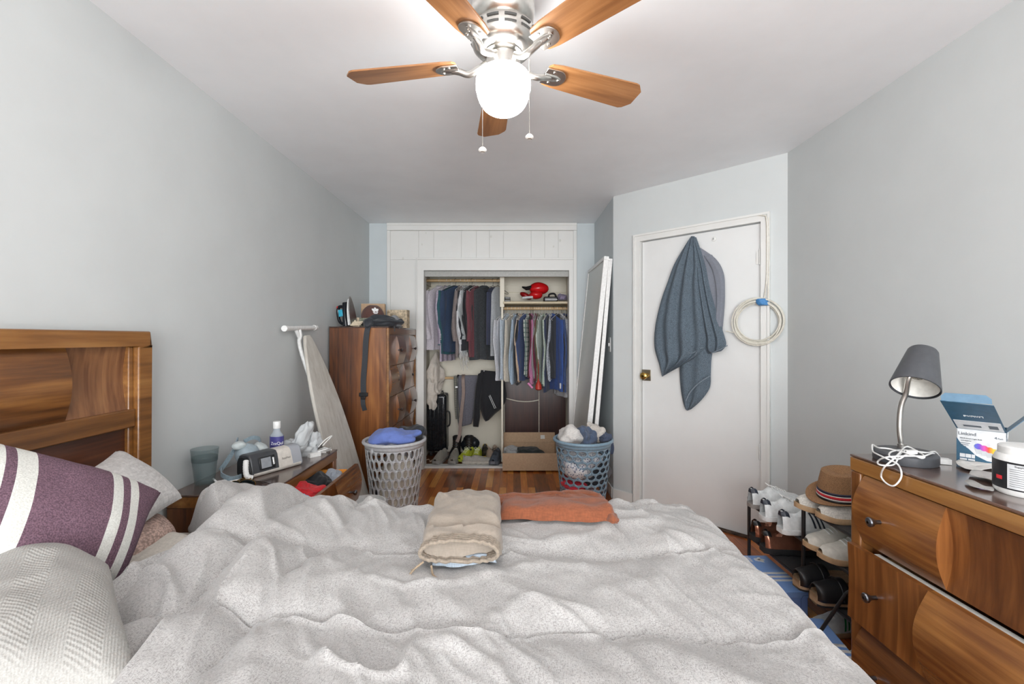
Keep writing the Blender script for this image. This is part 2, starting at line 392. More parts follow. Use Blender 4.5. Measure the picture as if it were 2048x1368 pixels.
# knots and nail marks in the panelling
mb = MB()
for px, py, r in ((852, 466, 1.3), (844, 489, 1.6), (982, 473, 2.2), (1107, 493, 1.6), (1120, 481, 2.4), (806, 517, 2)):
    c = P(px, py, YB-.0145); mb.prism([(c.x+r/200*math.cos(a*PI/5), r*1.4/200*math.sin(a*PI/5)) for a in range(10)], .0008, Matrix.Translation((0, YB-.0142, c.z)) @ Matrix.Rotation(PI/2, 4, 'X'))
struct('trim_7', mb, plain('knot_marks', (212, 212, 206), .5))
# baseboards
struct('baseboard_left', MB().box(XL, XL+.013, YREAR, YB-.04, 0, .09), whitep, bevel=.003)
struct('baseboard_right', MB().box(XR-.013, XR, YREAR, YD, 0, .09), whitep, bevel=.003)
struct('baseboard_passage', MB().box(XS-.013, XS-.0005, YC+.015, YB-.045, 0, .09), whitep, bevel=.003)
mb = MB(DW); mb.box(.0, ds0-.07, -.013, 0, 0, .09); mb.box(ds1+.07, WLEN-.01, -.013, 0, 0, .09)
struct('baseboard_door', mb, whitep, bevel=.003)
# door, its casing, knob, hinges
mb = MB(DW); mb.box(ds0, ds1, .012, .05, .012, DH)
door = struct('door_1', mb, doorp, bevel=.002)
def doorpt(px, py, off): return onplane(px, py, Vector((XS, YC, 0))+nn*off, nn)
k = doorpt(1294, 751, -.012)
Tk = frame(k, dn, Vector((0, 0, 1)), nn)
MB(Tk).box(-.042, .032, -.04, .045, 0, .004).build('knob_plate', plate_m, door, bevel=.002)
MB(Tk).lathe([(.02, .004), (.019, .012), (.012, .02), (.012, .03), (.024, .038), (.028, .05), (.026, .06), (.016, .066), (.015, .069), (.008, .07)], 28).build('door_knob', brass, door)
for py in (515, 905):
    h = doorpt(1520, py, -.008); Th = frame(h, dn, Vector((0, 0, 1)), nn)
    m = MB(Th); m.tube([(0, -.045, .006), (0, .045, .006)], .006, 10); m.box(-.022, 0, -.04, .04, 0, .003); m.tube([(0, .045, .006), (0, .055, .006)], [.007, .004], 10); m.build('hinge', whitep, door)
hk = doorpt(1393, 480, -.012); Thk = frame(hk, dn, Vector((0, 0, 1)), nn)
m = MB(Thk); m.lathe([(.014, 0), (.014, .004), (.006, .006)], 16); m.tube(spline([(0, 0, .004), (0, -.015, .02), (0, -.01, .04), (0, .012, .045)], 5), .004, 8); m.build('coat_hook', whitep, door)
hk = doorpt(1428, 478, -.012); m = MB(frame(hk, dn, Vector((0, 0, 1)), nn)); m.lathe([(.017, 0), (.016, .004), (.008, .006), (.004, .012)], 16); m.build('hook_plate', whitep, door)
mb = MB(DW); cw = .055
mb.box(ds0-cw, ds0-.006, -.018, .06, 0, DH+.006); mb.box(ds1+.006, ds1+cw, -.018, .06, 0, DH+.006); mb.box(ds0-cw, ds1+cw, -.018, .06, DH+.006, DH+cw)
mb.box(ds0-cw-.004, ds0-cw+.01, -.026, 0, 0, DH+cw-.01); mb.box(ds1+cw-.01, ds1+cw+.004, -.026, 0, 0, DH+cw-.01); mb.box(ds0-cw-.004, ds1+cw+.004, -.026, 0, DH+cw-.01, DH+cw+.004)
struct('trim_8', mb, whitep, bevel=.002)
struct('trim_9', MB(DW).box(ds0-.05, ds1+.05, -.02, .09, 0, .011), plain('worn_threshold', (84, 60, 44), .7, var=.4, sc=30))
# light switch on the passage wall
t = thing('light_switch', 'white light switch plate low on the passage wall behind the leaning panels', 'light switch', (XS, 3.74, 1.2))
c = Vector((XS, 3.80, 1.245)); MB().box(c.x-.006, c.x-.0005, c.y-.035, c.y+.035, c.z-.06, c.z+.06).build('switch_plate', whitepl, t, bevel=.002)
MB().box(c.x-.015, c.x-.006, c.y-.008, c.y+.008, c.z-.014, c.z+.014).build('toggle', whitepl, t, bevel=.002)
# ================= CEILING FAN =================
FX, FY = -.032, 1.50
fan = thing('ceiling_fan', 'five blade ceiling fan with brushed nickel motor and lit white globe', 'ceiling fan', (FX, FY, H))
FT = Matrix.Translation((FX, FY, 0))
MB(FT).lathe([(.075, H-.001), (.1, H-.004), (.104, H-.02), (.104, H-.075), (.098, H-.1), (.085, H-.112), (.092, H-.118)], 48).build('canopy', nickel, fan)
mh = MB(FT).lathe([(.085, H-.112), (.1, H-.125), (.106, H-.14), (.106, H-.165), (.1, H-.185), (.085, H-.2), (.06, H-.205)], 48).build('motor_housing', nickel, fan)
m = MB(FT)
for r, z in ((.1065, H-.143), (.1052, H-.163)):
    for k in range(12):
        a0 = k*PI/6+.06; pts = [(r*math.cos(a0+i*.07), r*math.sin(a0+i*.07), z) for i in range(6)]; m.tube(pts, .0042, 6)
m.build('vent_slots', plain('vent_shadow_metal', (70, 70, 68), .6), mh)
MB(FT).lathe([(.062, H-.2), (.064, H-.21), (.05, H-.214), (.05, H-.222), (.056, H-.224), (.056, H-.262), (.05, H-.268)], 40).build('light_fitter', nickel, fan)
gm = N('lit_globe_glass'); gm.set(Base_Color=(1, 1, 1, 1), Roughness=.2); gm.b.inputs['Emission Color'].default_value = (1, .985, .96, 1); gm.b.inputs['Emission Strength'].default_value = LAMP_STRENGTH
prof = [(.05, H-.262), (.072, H-.266), (.086, H-.280), (.0905, H-.305), (.088, H-.330), (.079, H-.360), (.064, H-.382), (.043, H-.396), (.02, H-.402), (0, H-.403)]
pp = spline([(r, 0, z) for r, z in prof], 3); MB(FT).lathe([(p.x, p.z) for p in pp], 48).build('globe_shade', gm.m, fan)
bz = 2.205
def blade_T(a): return Matrix.Translation((FX, FY, bz)) @ Matrix.Rotation(a, 4, 'Z') @ Matrix.Rotation(math.radians(-11), 4, 'X')
for ang in (24, 97, 170, 242, 314):
    T = blade_T(math.radians(ang))
    out = [(.155, -.035), (.165, -.046), (.2, -.052), (.5, -.064), (.515, -.06), (.54, -.035), (.543, .03), (.52, .058), (.505, .064), (.2, .052), (.165, .046), (.155, .035)]
    b = MB(T).prism(out, .006); ob = b.build('fan_blade', fanwood, None, smooth=False, local=True, bevel=.001)
    # keep the grain running along each blade: mesh stays in blade coordinates
    me = ob.data; inv = T.inverted()
    for v in me.vertices: v.co = inv @ v.co
    ob.parent = fan; ob.matrix_local = W[fan.name].inverted() @ T; W[ob.name] = T
    br = MB(T); arm = spline([(.055, 0, .005), (.085, .004, -.012), (.12, -.002, -.022), (.15, 0, -.012), (.175, 0, -.006)], 6)
    br.tube(arm, [.011]*len(arm), 10)
    plate = [(.150, .034*math.sin(t_)) for t_ in (-PI/2, PI/2)]
    plate = [(.150, .034), (.150, -.034)]+[(.196+.036*math.cos(a_), .036*math.sin(a_)) for a_ in [(-PI/2+i_*PI/14) for i_ in range(15)]]
    br.prism(plate, .006, z0=-.0065)
    br.loft([[Vector((.150, .015*math.cos(a_), -.004-.011*math.sin(a_))) for a_ in [i_*PI/8 for i_ in range(9)]], [Vector((.190, .015*math.cos(a_), -.004-.011*math.sin(a_))) for a_ in [i_*PI/8 for i_ in range(9)]], [Vector((.214, .006*math.cos(a_), -.004-.004*math.sin(a_))) for a_ in [i_*PI/8 for i_ in range(9)]]])
    for yy in (-.024, .024): br.tube([(.18, yy, -.009), (.18, yy, -.004)], .005, 10)
    br.tube([(.205, 0, -.015), (.205, 0, -.01)], .005, 10)
    br.build('blade_bracket', nickel, fan, bevel=.001)
for (px, y1, y2, d) in ((965, 218, 296, 1.42), (1059, 180, 270, 1.42)):
    top = P(px, y1-60, d); bot = P(px, y2, d); m = MB()
    top.x = bot.x; n = int((top.z-bot.z)/.0042)
    m.tube([top, bot], .0011, 6)
    for i in range(n): z = top.z-(top.z-bot.z)*i/n; m.lathe([(.0001, -.0016), (.0019, 0), (.0001, .0016)], 6, Matrix.Translation((bot.x, bot.y, z)))
    ch = m.build('pull_chain', nickel, fan)
    MB(Matrix.Translation(bot)).lathe([(.002, .004), (.006, .002), (.0125, -.004), (.0125, -.01), (.008, -.013)], 20).build('chain_pull', plain('chain_pull_white', (235, 232, 226), .3), ch)
# ================= BED =================
HX = -1.352; HZ = 1.325; HY1 = 1.70; HY0 = .02
bed = thing('bed', 'walnut bed with panelled headboard against the left wall', 'bed', (HX, .9, 0))
hb = MB(); hb.box(HX-.06, HX, HY0, HY1, HZ-.055, HZ); hb.box(HX-.06, HX, HY1-.055, HY1, 0, HZ-.055); hb.box(HX-.06, HX, HY0, HY0+.055, 0, HZ-.055)
hbo = hb.build('headboard_frame', light_edge, bed, bevel=.005)
MB().box(HX-.055, HX-.012, HY0+.055, HY1-.055, .98, 1.045).box(HX-.05, HX-.02, HY1-.075, HY1-.055, .35, HZ-.055).build('headboard_rail', light_edge, hbo, bevel=.004)
MB().box(HX-.05, HX-.035, HY0+.055, HY1-.055, .35, 1.0).build('headboard_lower_panel', wood('walnut_lower_panel', (50, 26, 14), (86, 46, 26), (116, 70, 40), 'Y'), bed)
# upper panel: alternating bulging and hollow curved sections
def curved(xf, sx, y0, y1, z0, z1, amps, axis='z', th=.018, n=16, bow=0):
    """front made of sections side by side along y; each bulges (amp>0) or is hollow; sx=+1 faces +x"""
    mb = MB(); mb.marks = []; mb.bands = []; k = len(amps); w = (y1-y0)/k
    for i, a in enumerate(amps):
        ya, yb = y0+i*w, y0+(i+1)*w
        for back in (0, 1):
            def f(u, v):
                z = z0+(z1-z0)*v; y = ya+(yb-ya)*u
                q = math.sin(PI*v)
                if a > 0 and bow:
                    side = bow*q*(1 if i < k-1 or k == 1 else 0)
                    y = ya-(bow*q if i > 0 else 0)*(1-u)+(yb-ya)*u+side*u if False else y+(2*u-1)*bow*q
                off = a*q
                return Vector((xf+sx*(off if not back else -th+min(off, 0)), y, z))
            mb.grid(f, 6, n)
        mb.marks.append(1); mb.bands.append((ya, yb, 1 if a > 0 else 0))
        for u in (0, 1):
            def g(s, v):
                z = z0+(z1-z0)*v; q = math.sin(PI*v); off = a*q; y = (ya if u == 0 else yb)+((2*u-1)*bow*q if (a > 0 and bow) else 0)
                return Vector((xf+sx*lerp(-th+min(off, 0), off, s), y, z))
            mb.grid(g, 2, n)
        for v in (0, 1):
            z = z0 if v == 0 else z1
            mb.add([(xf, ya, z), (xf, yb, z), (xf-sx*th, yb, z), (xf-sx*th, ya, z)], [(0, 1, 2, 3)])
    return mb
d150 = 1.352*F/(CX-150)
curved(HX-.03, 1, d150, HY1-.075, 1.045, HZ-.055, [-.012]).build('headboard_upper_panel', wood('walnut_headboard_boards', (66, 36, 22), (110, 70, 44), (148, 104, 68), 'Z', 'Y', .07, bamt=.3), bed)
curved(HX-.03, 1, .62, d150, 1.045, HZ-.055, [.022], bow=.0).build('headboard_upper_panel', wood('walnut_headboard_bulge', (58, 32, 16), (112, 70, 34), (154, 106, 54), 'Y'), bed)
curved(HX-.03, 1, HY0+.055, .62, 1.045, HZ-.055, [-.012]).build('headboard_upper_panel', walnut_board_y, bed)
MB().box(HX, .66, .20, 1.70, .22, .34).build('bed_rails', walnut_x, bed, bevel=.01)
m = MB()
for x in (-1.2, .58):
    for y in (.28, 1.62): m = MB(); m.box(x, x+.06, y-.03, y+.03, 0, .22); m.build('bed_leg', walnut, bed, bevel=.006)
sheetm = fabric('cream_sheet', (206, 200, 190), sc=.7, amt=.06)
mat_o = MB().box(HX+.012, .655, .205, 1.695, .345, .595).build('mattress', sheetm, bevel=.06, seg=4)
tag(mat_o, 'mattress in a cream sheet lying on the walnut bed under the duvet', 'mattress')
# duvet
def duvet_mat():
    q = N('heathered_linen_duvet')
    a = q.noise(q.co((700, 150, 300)), 1, 3, .75); b = q.noise(q.co((150, 700, 300)), 1, 3, .75)
    f = q.math('MINIMUM', a, b); sp = q.ramp(f, [(.27, srgb((84, 80, 79))), (.39, srgb((140, 137, 135))), (.50, srgb((182, 180, 178)))])
    big = q.noise(q.co(), 5, 4); q.col(q.mix(q.math('MULTIPLY', big, .35), sp, srgb((172, 170, 168))))
    q.set(Roughness=.95); q.b.inputs['Sheen Weight'].default_value = .2; q.bump(q.math('ADD', a, b), .3, .002); return q.m
duvm = duvet_mat()
MZ = .615
def xstart(y): return lerp(-.94, -1.17, smooth(1.38, 1.66, y)) if y > 1.2 else -.94
SY = (.93, 1.265, 1.635)
def seam(x, k):
    v = Vector((x*3.2, k*9.1, 0)); return .028*noise.noise(v)+.02*noise.noise(v*2.7)+.012*abs(math.sin(x*17+k*2))*(.3+abs(noise.noise(v*1.3)))
def dz(x, y, yu):
    h = 0
    v = Vector((x, y, 0)); wv = noise.noise_vector(v*2.3+Vector((4, 2, 0)))
    # big bunched folds near the head, running across the bed
    L = 1-smooth(-.85, -.15, x+.12*(y-1.2)); Lb = smooth(1.15, 1.6, y)
    ph = 2*PI*((x+.07*wv.x+.05*(y-1.2)+.02*math.sin(y*5))/.155)
    r = abs(math.cos(ph/2))**.75
    mod = .55+.9*abs(noise.noise(Vector((x*3, y*3.0, 3))))
    h += L*(.062*r*mod)+L*.015*noise.noise(v*3)
    # rise over the far left corner
    h += .022*math.exp(-((x+.99)/.15)**2-((y-1.60)/.13)**2)+.022*math.exp(-((x+.82)/.14)**2-((y-1.45)/.25)**2)
    h += .05*math.exp(-((x+.95)/.1)**2-((y-1.1)/.2)**2)
    # medium folds fanning out
    R = smooth(-.75, -.1, x)
    q = Vector((x*2.2+wv.x*.5, y*1.6+wv.y*.5, 1.7)); h += .028*noise.noise(q)
    def ridge(q, w): n = noise.noise(q)/w; return math.exp(-n*n)
    q = Vector((x*2.6+y*1.3+wv.y*.5, y*.9-x*.5, 7.7)); h += .017*ridge(q, .16)*smooth(-.2, .3, noise.noise(q*.7+Vector((3, 0, 0))))
    q = Vector((x*5+y*1.2+wv.y*.6, y*2.0-x*.8, 2.2)); h += .009*ridge(q, .2)*smooth(-.25, .25, noise.noise(v*2.1))
    q = Vector((x*3-y*2.4+wv.x*.5, y*1.6+x*1.1, 12.2)); h += .010*R*ridge(q, .15)*smooth(-.1, .3, noise.noise(v*1.7+Vector((9, 9, 0))))
    q = Vector((x*10+y*5+wv.x, y*4-x*4, 5.2)); h += .0035*ridge(q, .25)
    # narrow creases that run across the bed and thin out to the right
    for (kx, ky, wd_, am_, sd_) in ((7, 1.5, .13, .011, 1.1), (6, 2.4, .09, .010, 23.0), (12, 4, .12, .007, 41.0)):
        q = Vector((x*kx+(y-1)*kx*.35+wv.x*1.1, y*ky+wv.y*.8, sd_)); h += am_*ridge(q, wd_)*(.35+.9*smooth(-.2, .3, noise.noise(v*2.6+Vector((sd_, 0, 0)))))*(1.15-.5*R)
    q = Vector((x*2.0-wv.x*.6, y*8+x*2.4+wv.y, 61.0)); h += .008*R*ridge(q, .12)*smooth(-.1, .3, noise.noise(v*2+Vector((5, 1, 0))))
    h += .0022*noise.noise(v*24)+.004*noise.noise(v*11)
    # quilting seams: pleat standing up on one side
    for k in range(3):
        t = yu-SY[k]
        am = .3+.9*smooth(-.25, .35, noise.noise(Vector((x*2.2, k*5, 9))))
        am = max(am, .25)*smooth(-.95, -.62, x)
        h -= .016*math.exp(-(t/.035)**2)*1.0
        if -.06 < t <= .0001: h += am*.020*(1+t/.06)**1.5
        elif 0 < t < .012: h -= am*.010*(1-t/.012)
        if 0 < t < .0056: h -= .016*min(1, am)
    h += .012*math.sin(PI*min(1, max(0, ((y-.93)/.34) % 1)))
    return h
def duvet():
    mb = MB(); DX, DY = .0065, .0055; x1 = .655; y1 = 1.70; y0 = .22; r = .09; drop = .36
    def fold(s, e):  # arc length s past the flat edge e-r -> (pos, fall)
        a = s-(e-r)
        if a <= 0: return s, 0
        if a < r*PI/2: t = a/r; return e-r+r*math.sin(t), r*(1-math.cos(t))
        b = a-r*PI/2; return e+.05*b, r+b
    nx = int((x1-(-1.0)+drop)/DX); ny = int((y1-y0+2*drop*.8)/DY)
    s_pre = lambda u: -.98+u*(x1+drop+.98)
    def f(u, v):
        t = y0-drop*.8+v*(y1-y0+2*drop*.8)
        yu = t
        for k in range(3): t += seam(s_pre(u), k)*math.exp(-((yu-SY[k])/.10)**2)
        if t > (y0+y1)/2: y, fy = fold(t, y1+.03)
        else:
            y, fy = fold(-t, -y0+.0); y = -y
        xs_ = xstart(y); s = xs_+u*(x1+drop-xs_); x, fx = fold(s, x1+.035)
        top = dz(min(s, x1+.1), min(t, y1+.05), yu); fl = max(fx, fy)
        near = smooth(0, .05, u*2.1)
        k = 1-smooth(.0, .12, fl)*.55
        z = MZ+.008+(.045*smooth(0, .04, u*2))*0+ (top+.03)*k*near-fl
        # rounded head edge
        z = max(z, .06) if fl > .2 else z
        z += .03*math.sin(PI/2*min(1, u*2/.05))
        if fx > .02: x += .02*math.sin(y*16+3*noise.noise(Vector((0, y*3, 0))))*smooth(0, .2, fx)
        if fy > .02: y += .014*math.sin(x*15)*smooth(0, .2, fy)
        # shave the far foot corner round
        return Vector((x, y, z))
    mb.grid(f, nx, ny); return mb
dv = duvet().build('duvet', duvm, merge=False)
q = dv.modifiers.new('solid', 'SOLIDIFY'); q.thickness = .012; q.offset = -1
tag(dv, 'rumpled heathered grey linen duvet spread over the bed', 'duvet')
bpy.context.view_layer.update()
# pillows and cushions
def stripe_mat():
    q = N('plum_striped_linen'); x = q.n('SeparateXYZ'); tc = q.n('TexCoord'); q.l(tc.outputs['UV'], x.inputs[0])
    a = q.noise(q.co((300, 300, 300)), 1, 2); base = q.ramp(a, [(.35, srgb((84, 62, 74))), (.65, srgb((122, 94, 108)))]); base2 = q.ramp(a, [(.3, srgb((196, 196, 190))), (.7, srgb((222, 222, 216)))])
    st = None
    for lo, hi in ((.12, .19), (.235, .32), (.685, .75), (.80, .86)):
        g = q.math('MULTIPLY', q.math('GREATER_THAN', x.outputs[0], lo), q.math('LESS_THAN', x.outputs[0], hi)); st = g if st is None else q.math('ADD', st, g)
    q.col(q.mix(st, base, base2)); q.set(Roughness=.95); q.bump(a, .3, .002); return q.m
def add_uv(o, corners):
    TL, TR, BR, BL = [Vector(c)-o.location for c in corners]; me = o.data; uv = me.uv_layers.new(name='UVMap')
    n = int(round((len(me.loops)/4/2)**.5))
    U = (TR-TL+BR-BL)/2; V = (BL-TL+BR-TR)/2; c = (TL+TR+BR+BL)/4; lu, lv = U.length, V.length
    Un = U.normalized(); N_ = U.cross(V).normalized(); Vn = N_.cross(Un)
    for l in me.loops:
        p = me.vertices[l.vertex_index].co-c; b = p.dot(Vn)/(V.dot(Vn)); a = (p.dot(Un)-b*V.dot(Un))/lu; uv.data[l.index].uv = (a+.5, .5-b)
cr = [P(-150, 860, 1.0), P(322, 985, 1.36), P(238, 1178, 1.13), P(-190, 1195, .80)]
o = pillow(cr, .17, 44, 1, .004, .05).build('cushion', stripe_mat()); add_uv(o, cr)
tag(o, 'plum cushion with pairs of off white stripes leaning on the pillows', 'cushion')
sherpa = fabric('grey_speckled_boucle', (196, 194, 192), sc=.5, amt=.1)
cr = [P(120, 975, 1.33), P(238, 905, 1.47), P(362, 1000, 1.50), P(268, 1075, 1.36)]
cr = [P(140, 962, 1.27), P(232, 902, 1.53), P(364, 996, 1.52), P(262, 1068, 1.26)]
o = pillow(cr, .11, 32, 4, .004, .05).build('cushion', sherpa); tag(o, 'light grey speckled cushion propped against the headboard behind the plum cushion', 'cushion')
def knit(name, c, sc, amt=.5):
    q = N(name); c = srgb(c); v = q.n('TexVoronoi'); v.inputs['Scale'].default_value = sc; q.l(q.co((1, 1, 1.6)), v.inputs['Vector'])
    lo = tuple(k*(1-amt) for k in c[:3])+(1,); q.col(q.ramp(v.outputs[0], [(.2, c), (.75, lo)])); q.set(Roughness=.95); q.bump(v.outputs[0], -.9, .006); return q.m
cr = [P(205, 1062, 1.30), P(300, 1040, 1.52), P(345, 1078, 1.48), P(252, 1135, 1.24)]
o = pillow(cr, .10, 28, 6, .006, .02, power=.3).build('knitted_blanket', knit('pink_chunky_knit', (214, 184, 172), 110)); tag(o, 'folded blush pink chunky knit blanket tucked beside the plum cushion', 'blanket')
def quilt_mat():
    q = N('ivory_matelasse'); x = q.n('SeparateXYZ'); q.l(q.co((1, 1, 1), (0, 0, .9)), x.inputs[0]); n = q.noise(q.co((420, 420, 420)), 1, 3)
    tri = q.math('PINGPONG', x.outputs[1], .045)
    g = q.math('SINE', q.math('MULTIPLY', q.math('ADD', x.outputs[0], tri), 620)); g2 = q.math('SINE', q.math('MULTIPLY', x.outputs[1], 1500))
    h = q.math('ADD', q.math('ADD', q.math('MULTIPLY', g, .5), q.math('MULTIPLY', g2, .25)), n)
    q.col(q.ramp(q.math('ADD', q.math('MULTIPLY', g, .03), n), [(.3, srgb((152, 150, 145))), (.7, srgb((172, 170, 166)))])); q.set(Roughness=.95); q.bump(h, .35, .003); return q.m
cr = [P(-140, 1128, 1.06), P(222, 1140, 1.04), P(292, 1405, .72), P(-420, 1480, .60)]
o = pillow(cr, .20, 44, 9, .010, .03, power=.36).build('pillow', quilt_mat()); tag(o, 'large ivory textured pillow in the near left corner of the bed', 'pillow')
cr = [(-1.33, 1.06, .66), (-1.20, 1.5, .67), (-.98, 1.46, .65), (-1.02, 1.0, .65)]
o = pillow(cr, .09, 24, 12, .006, .05).build('pillow', sheetm); tag(o, 'cream pillow lying flat under the cushions at the headboard', 'pillow')
# clothes on the bed
from mathutils.bvhtree import BVHTree
def bvh_of(o): return BVHTree.FromPolygons([W[o.name] @ v.co for v in o.data.vertices], [tuple(p.vertices) for p in o.data.polygons])
DB = bvh_of(dv)
def surf(x, y, bv=None, z=2.0):
    h = (bv or DB).ray_cast(Vector((x, y, z)), Vector((0, 0, -1))); return h[0].z if h[0] else MZ
def folded(name, corners, th, mat, seed, label, cat, n=40, layers=3, taper=.0, wr=.004, up=.002, parent=None):
    TL, TR, BR, BL = [Vector((c[0], c[1], 0)) for c in corners]; mb = MB()
    base = [surf(c.lerp(d, t).x, c.lerp(d, t).y) for c, d in ((TL, BR), (TR, BL)) for t in (.05, .3, .5, .7, .95)]; zb = sum(base)/len(base)
    for top in (0, 1):
        def f(u, v):
            p = TL.lerp(TR, u).lerp(BL.lerp(BR, u), v); a, b = 2*u-1, 2*v-1
            e = (1-a**10)*(1-b**10); gz = surf(p.x, p.y)*.85+zb*.15+.007
            w = Vector((p.x*8, p.y*8, seed)); nz = wr*(noise.noise(w)+.7*(1-abs(noise.noise(w*2.1+noise.noise_vector(w)))))
            edge = .008*noise.noise(Vector((p.x*12, p.y*12, seed+3)))
            p2 = Vector((p.x+edge, p.y+edge, 0))
            z = gz+up+(th*(e**.4)+nz*e if top else 0)
            return Vector((p2.x, p2.y, z))
        mb.grid(f, n, n)
    # wall between (rounded layered edge)
    def ring(t):
        t = (t % 1)*4; i = int(t); fr = t-i; cs = [TL, TR, BR, BL]; return cs[i % 4].lerp(cs[(i+1) % 4], fr)
    return mb.build(name, mat, parent), zb
khaki = fabric('khaki_twill', (148, 137, 125), sc=.8, amt=.05); rust = fabric('rust_linen', (132, 74, 46), sc=.6, amt=.10)
kc = [Z(874, 1012, .70), Z(1001, 1022, .70), Z(1003, 1128, .70), Z(836, 1138, .70)]
bb = fabric('pale_blue_denim', (160, 172, 184))
kb = [(-.235, 1.205), (-.055, 1.20), (-.04, 1.33), (-.22, 1.33)]
o, z_ = folded('folded_jeans', [(-.22, 1.36), (-.05, 1.35), (-.045, 1.185), (-.215, 1.18)], .018, bb, 8, '', '')
tag(o, 'pale blue folded garment peeking out from under the beige trousers', 'clothes')
kp, zk = folded('trousers', kc, .060, khaki, 2, '', '', wr=.006, up=.022)
tag(kp, 'folded beige drawstring trousers lying on the duvet', 'trousers')
# waistband rings at the near end of the trousers
m = MB(); a = Vector(kc[3]); b = Vector(kc[2]); zc = zk+.055
def wb(t, rr, zo, yo):  # flattened loop of elastic waistband, opening towards the camera
    pts = []
    for i in range(72):
        an = 2*PI*i/72; x = math.cos(an); s_ = abs(x)**.6*(1 if x > 0 else -1); ruf = .0022*math.sin(an*24)
        c_ = a.lerp(b, .50)+Vector((0, yo, 0)); hx = (b-a).length*.46*rr
        pts.append(Vector((c_.x+s_*hx, c_.y-.006*math.cos(an*2), zc+zo+(.026+ruf)*math.sin(an)*t)))
    return pts
for k in range(4):
    r0 = wb(1, 1, -.004*0, -.012*k+.012); m.tube(r0, .0052, 8, closed=True)
wbp = m.build('waistband', fabric('khaki_ribbed_waistband', (142, 130, 116), sc=.6, amt=.12), kp)
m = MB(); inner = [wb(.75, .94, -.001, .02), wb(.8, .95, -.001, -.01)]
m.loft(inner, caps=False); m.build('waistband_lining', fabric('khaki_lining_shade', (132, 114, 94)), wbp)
m = MB(); p = Vector((a.x+.02, a.y-.03, zk+.04)); m.tube(spline([p, p+Vector((-.02, -.012, -.012)), p+Vector((-.035, -.006, -.03)), p+Vector((-.04, .012, -.034)), p+Vector((-.03, .02, -.03))], 6), .0028, 6)
m.tube(spline([p+Vector((.02, 0, -.01)), p+Vector((.03, -.02, -.025)), p+Vector((.06, -.03, -.034)), p+Vector((.085, -.028, -.036))], 6), .0028, 6); m.build('drawstring', fabric('drawstring_cord', (150, 132, 110)), kp)
oc = [Z(1000, 1014, .665), Z(1200, 1006, .665), Z(1236, 1078, .665), Z(1000, 1062, .665)]
o, z_ = folded('shirt', oc, .036, rust, 5, '', '', wr=.007, up=.006)
tag(o, 'folded rust orange linen shirt lying on the far side of the duvet', 'shirt')
m = MB(); m.blob((oc[2].x-.014, oc[2].y+.012, surf(oc[2].x-.014, oc[2].y+.01)+.016), (.018, .032, .014), .2, 2, 3); m.build('sleeve_cuff', rust, o)
m = MB(); m.blob((oc[0].x+.03, oc[0].y-.05, z_+.02), (.05, .07, .02), .3, 3, 9); m.build('rolled_sleeve', rust, o)
# ================= NIGHTSTAND =================
NX, NY0, NY1, NZ = -1.01, 1.85, 2.62, .66
ns = thing('nightstand', 'long low walnut nightstand with its drawer pulled open, along the left wall', 'nightstand', ((XL+NX)/2, (NY0+NY1)/2, 0))
MB().box(XL+.016, NX, NY0, NY1, NZ-.008, NZ).build('top', walnut_top, ns, bevel=.003)
MB().box(XL+.018, NX-.002, NY0+.002, NY1-.002, NZ-.055, NZ-.009).build('top_frame', light_edge, ns, bevel=.003)
MB().box(XL+.018, NX-.004, NY0+.004, NY0+.05, .12, NZ-.055).build('side_panel', walnut_board_x, ns, bevel=.003)
MB().box(XL+.018, NX-.004, NY1-.05, NY1-.004, .12, NZ-.055).build('side_panel', walnut_board_x, ns, bevel=.003)
MB().box(XL+.018, XL+.03, NY0+.05, NY1-.05, .12, NZ-.055).build('back_panel', walnut_y, ns)
MB().box(XL+.03, NX-.012, NY0+.05, NY1-.05, .12, .15).build('bottom_panel', walnut_y, ns)
curved(NX-.006, 1, NY0+.053, NY1-.053, .155, .37, [-.008, .018]).build('drawer_front', walnut_front, ns)
for y in (NY0+.03, NY1-.03):
    for x in (XL+.045, NX-.03): MB().box(x-.022, x+.022, y-.022, y+.022, 0, .12).build('leg', walnut, ns, bevel=.004)
DXN = -.882
dr = curved(DXN, 1, NY0+.055, NY1-.03, .385, .585, [-.008, .022], bow=.0).build('drawer', walnut_front, ns)
MB().box(XL+.15, DXN-.02, NY0+.075, NY0+.09, .40, .56).box(XL+.15, DXN-.02, NY1-.09, NY1-.075, .40, .56).box(XL+.15, DXN-.02, NY0+.09, NY1-.09, .40, .41).box(XL+.15, XL+.165, NY0+.09, NY1-.09, .41, .55).build('drawer_box', drawer_in, dr)
def knob(p, sx, parent, s=1.0):
    T = frame(p, Vector((0, 1, 0)), Vector((0, 0, 1)), Vector((sx, 0, 0)))
    return MB(T).lathe([(.006*s, -.005), (.006*s, .012*s), (.0075*s, .018*s), (.0135*s, .026*s), (.0142*s, .032*s), (.012*s, .035*s), (.004*s, .037*s)], 20).build('knob', dkmetal, parent)
knob(Vector((DXN+.022, 2.4, .485)), 1, dr)
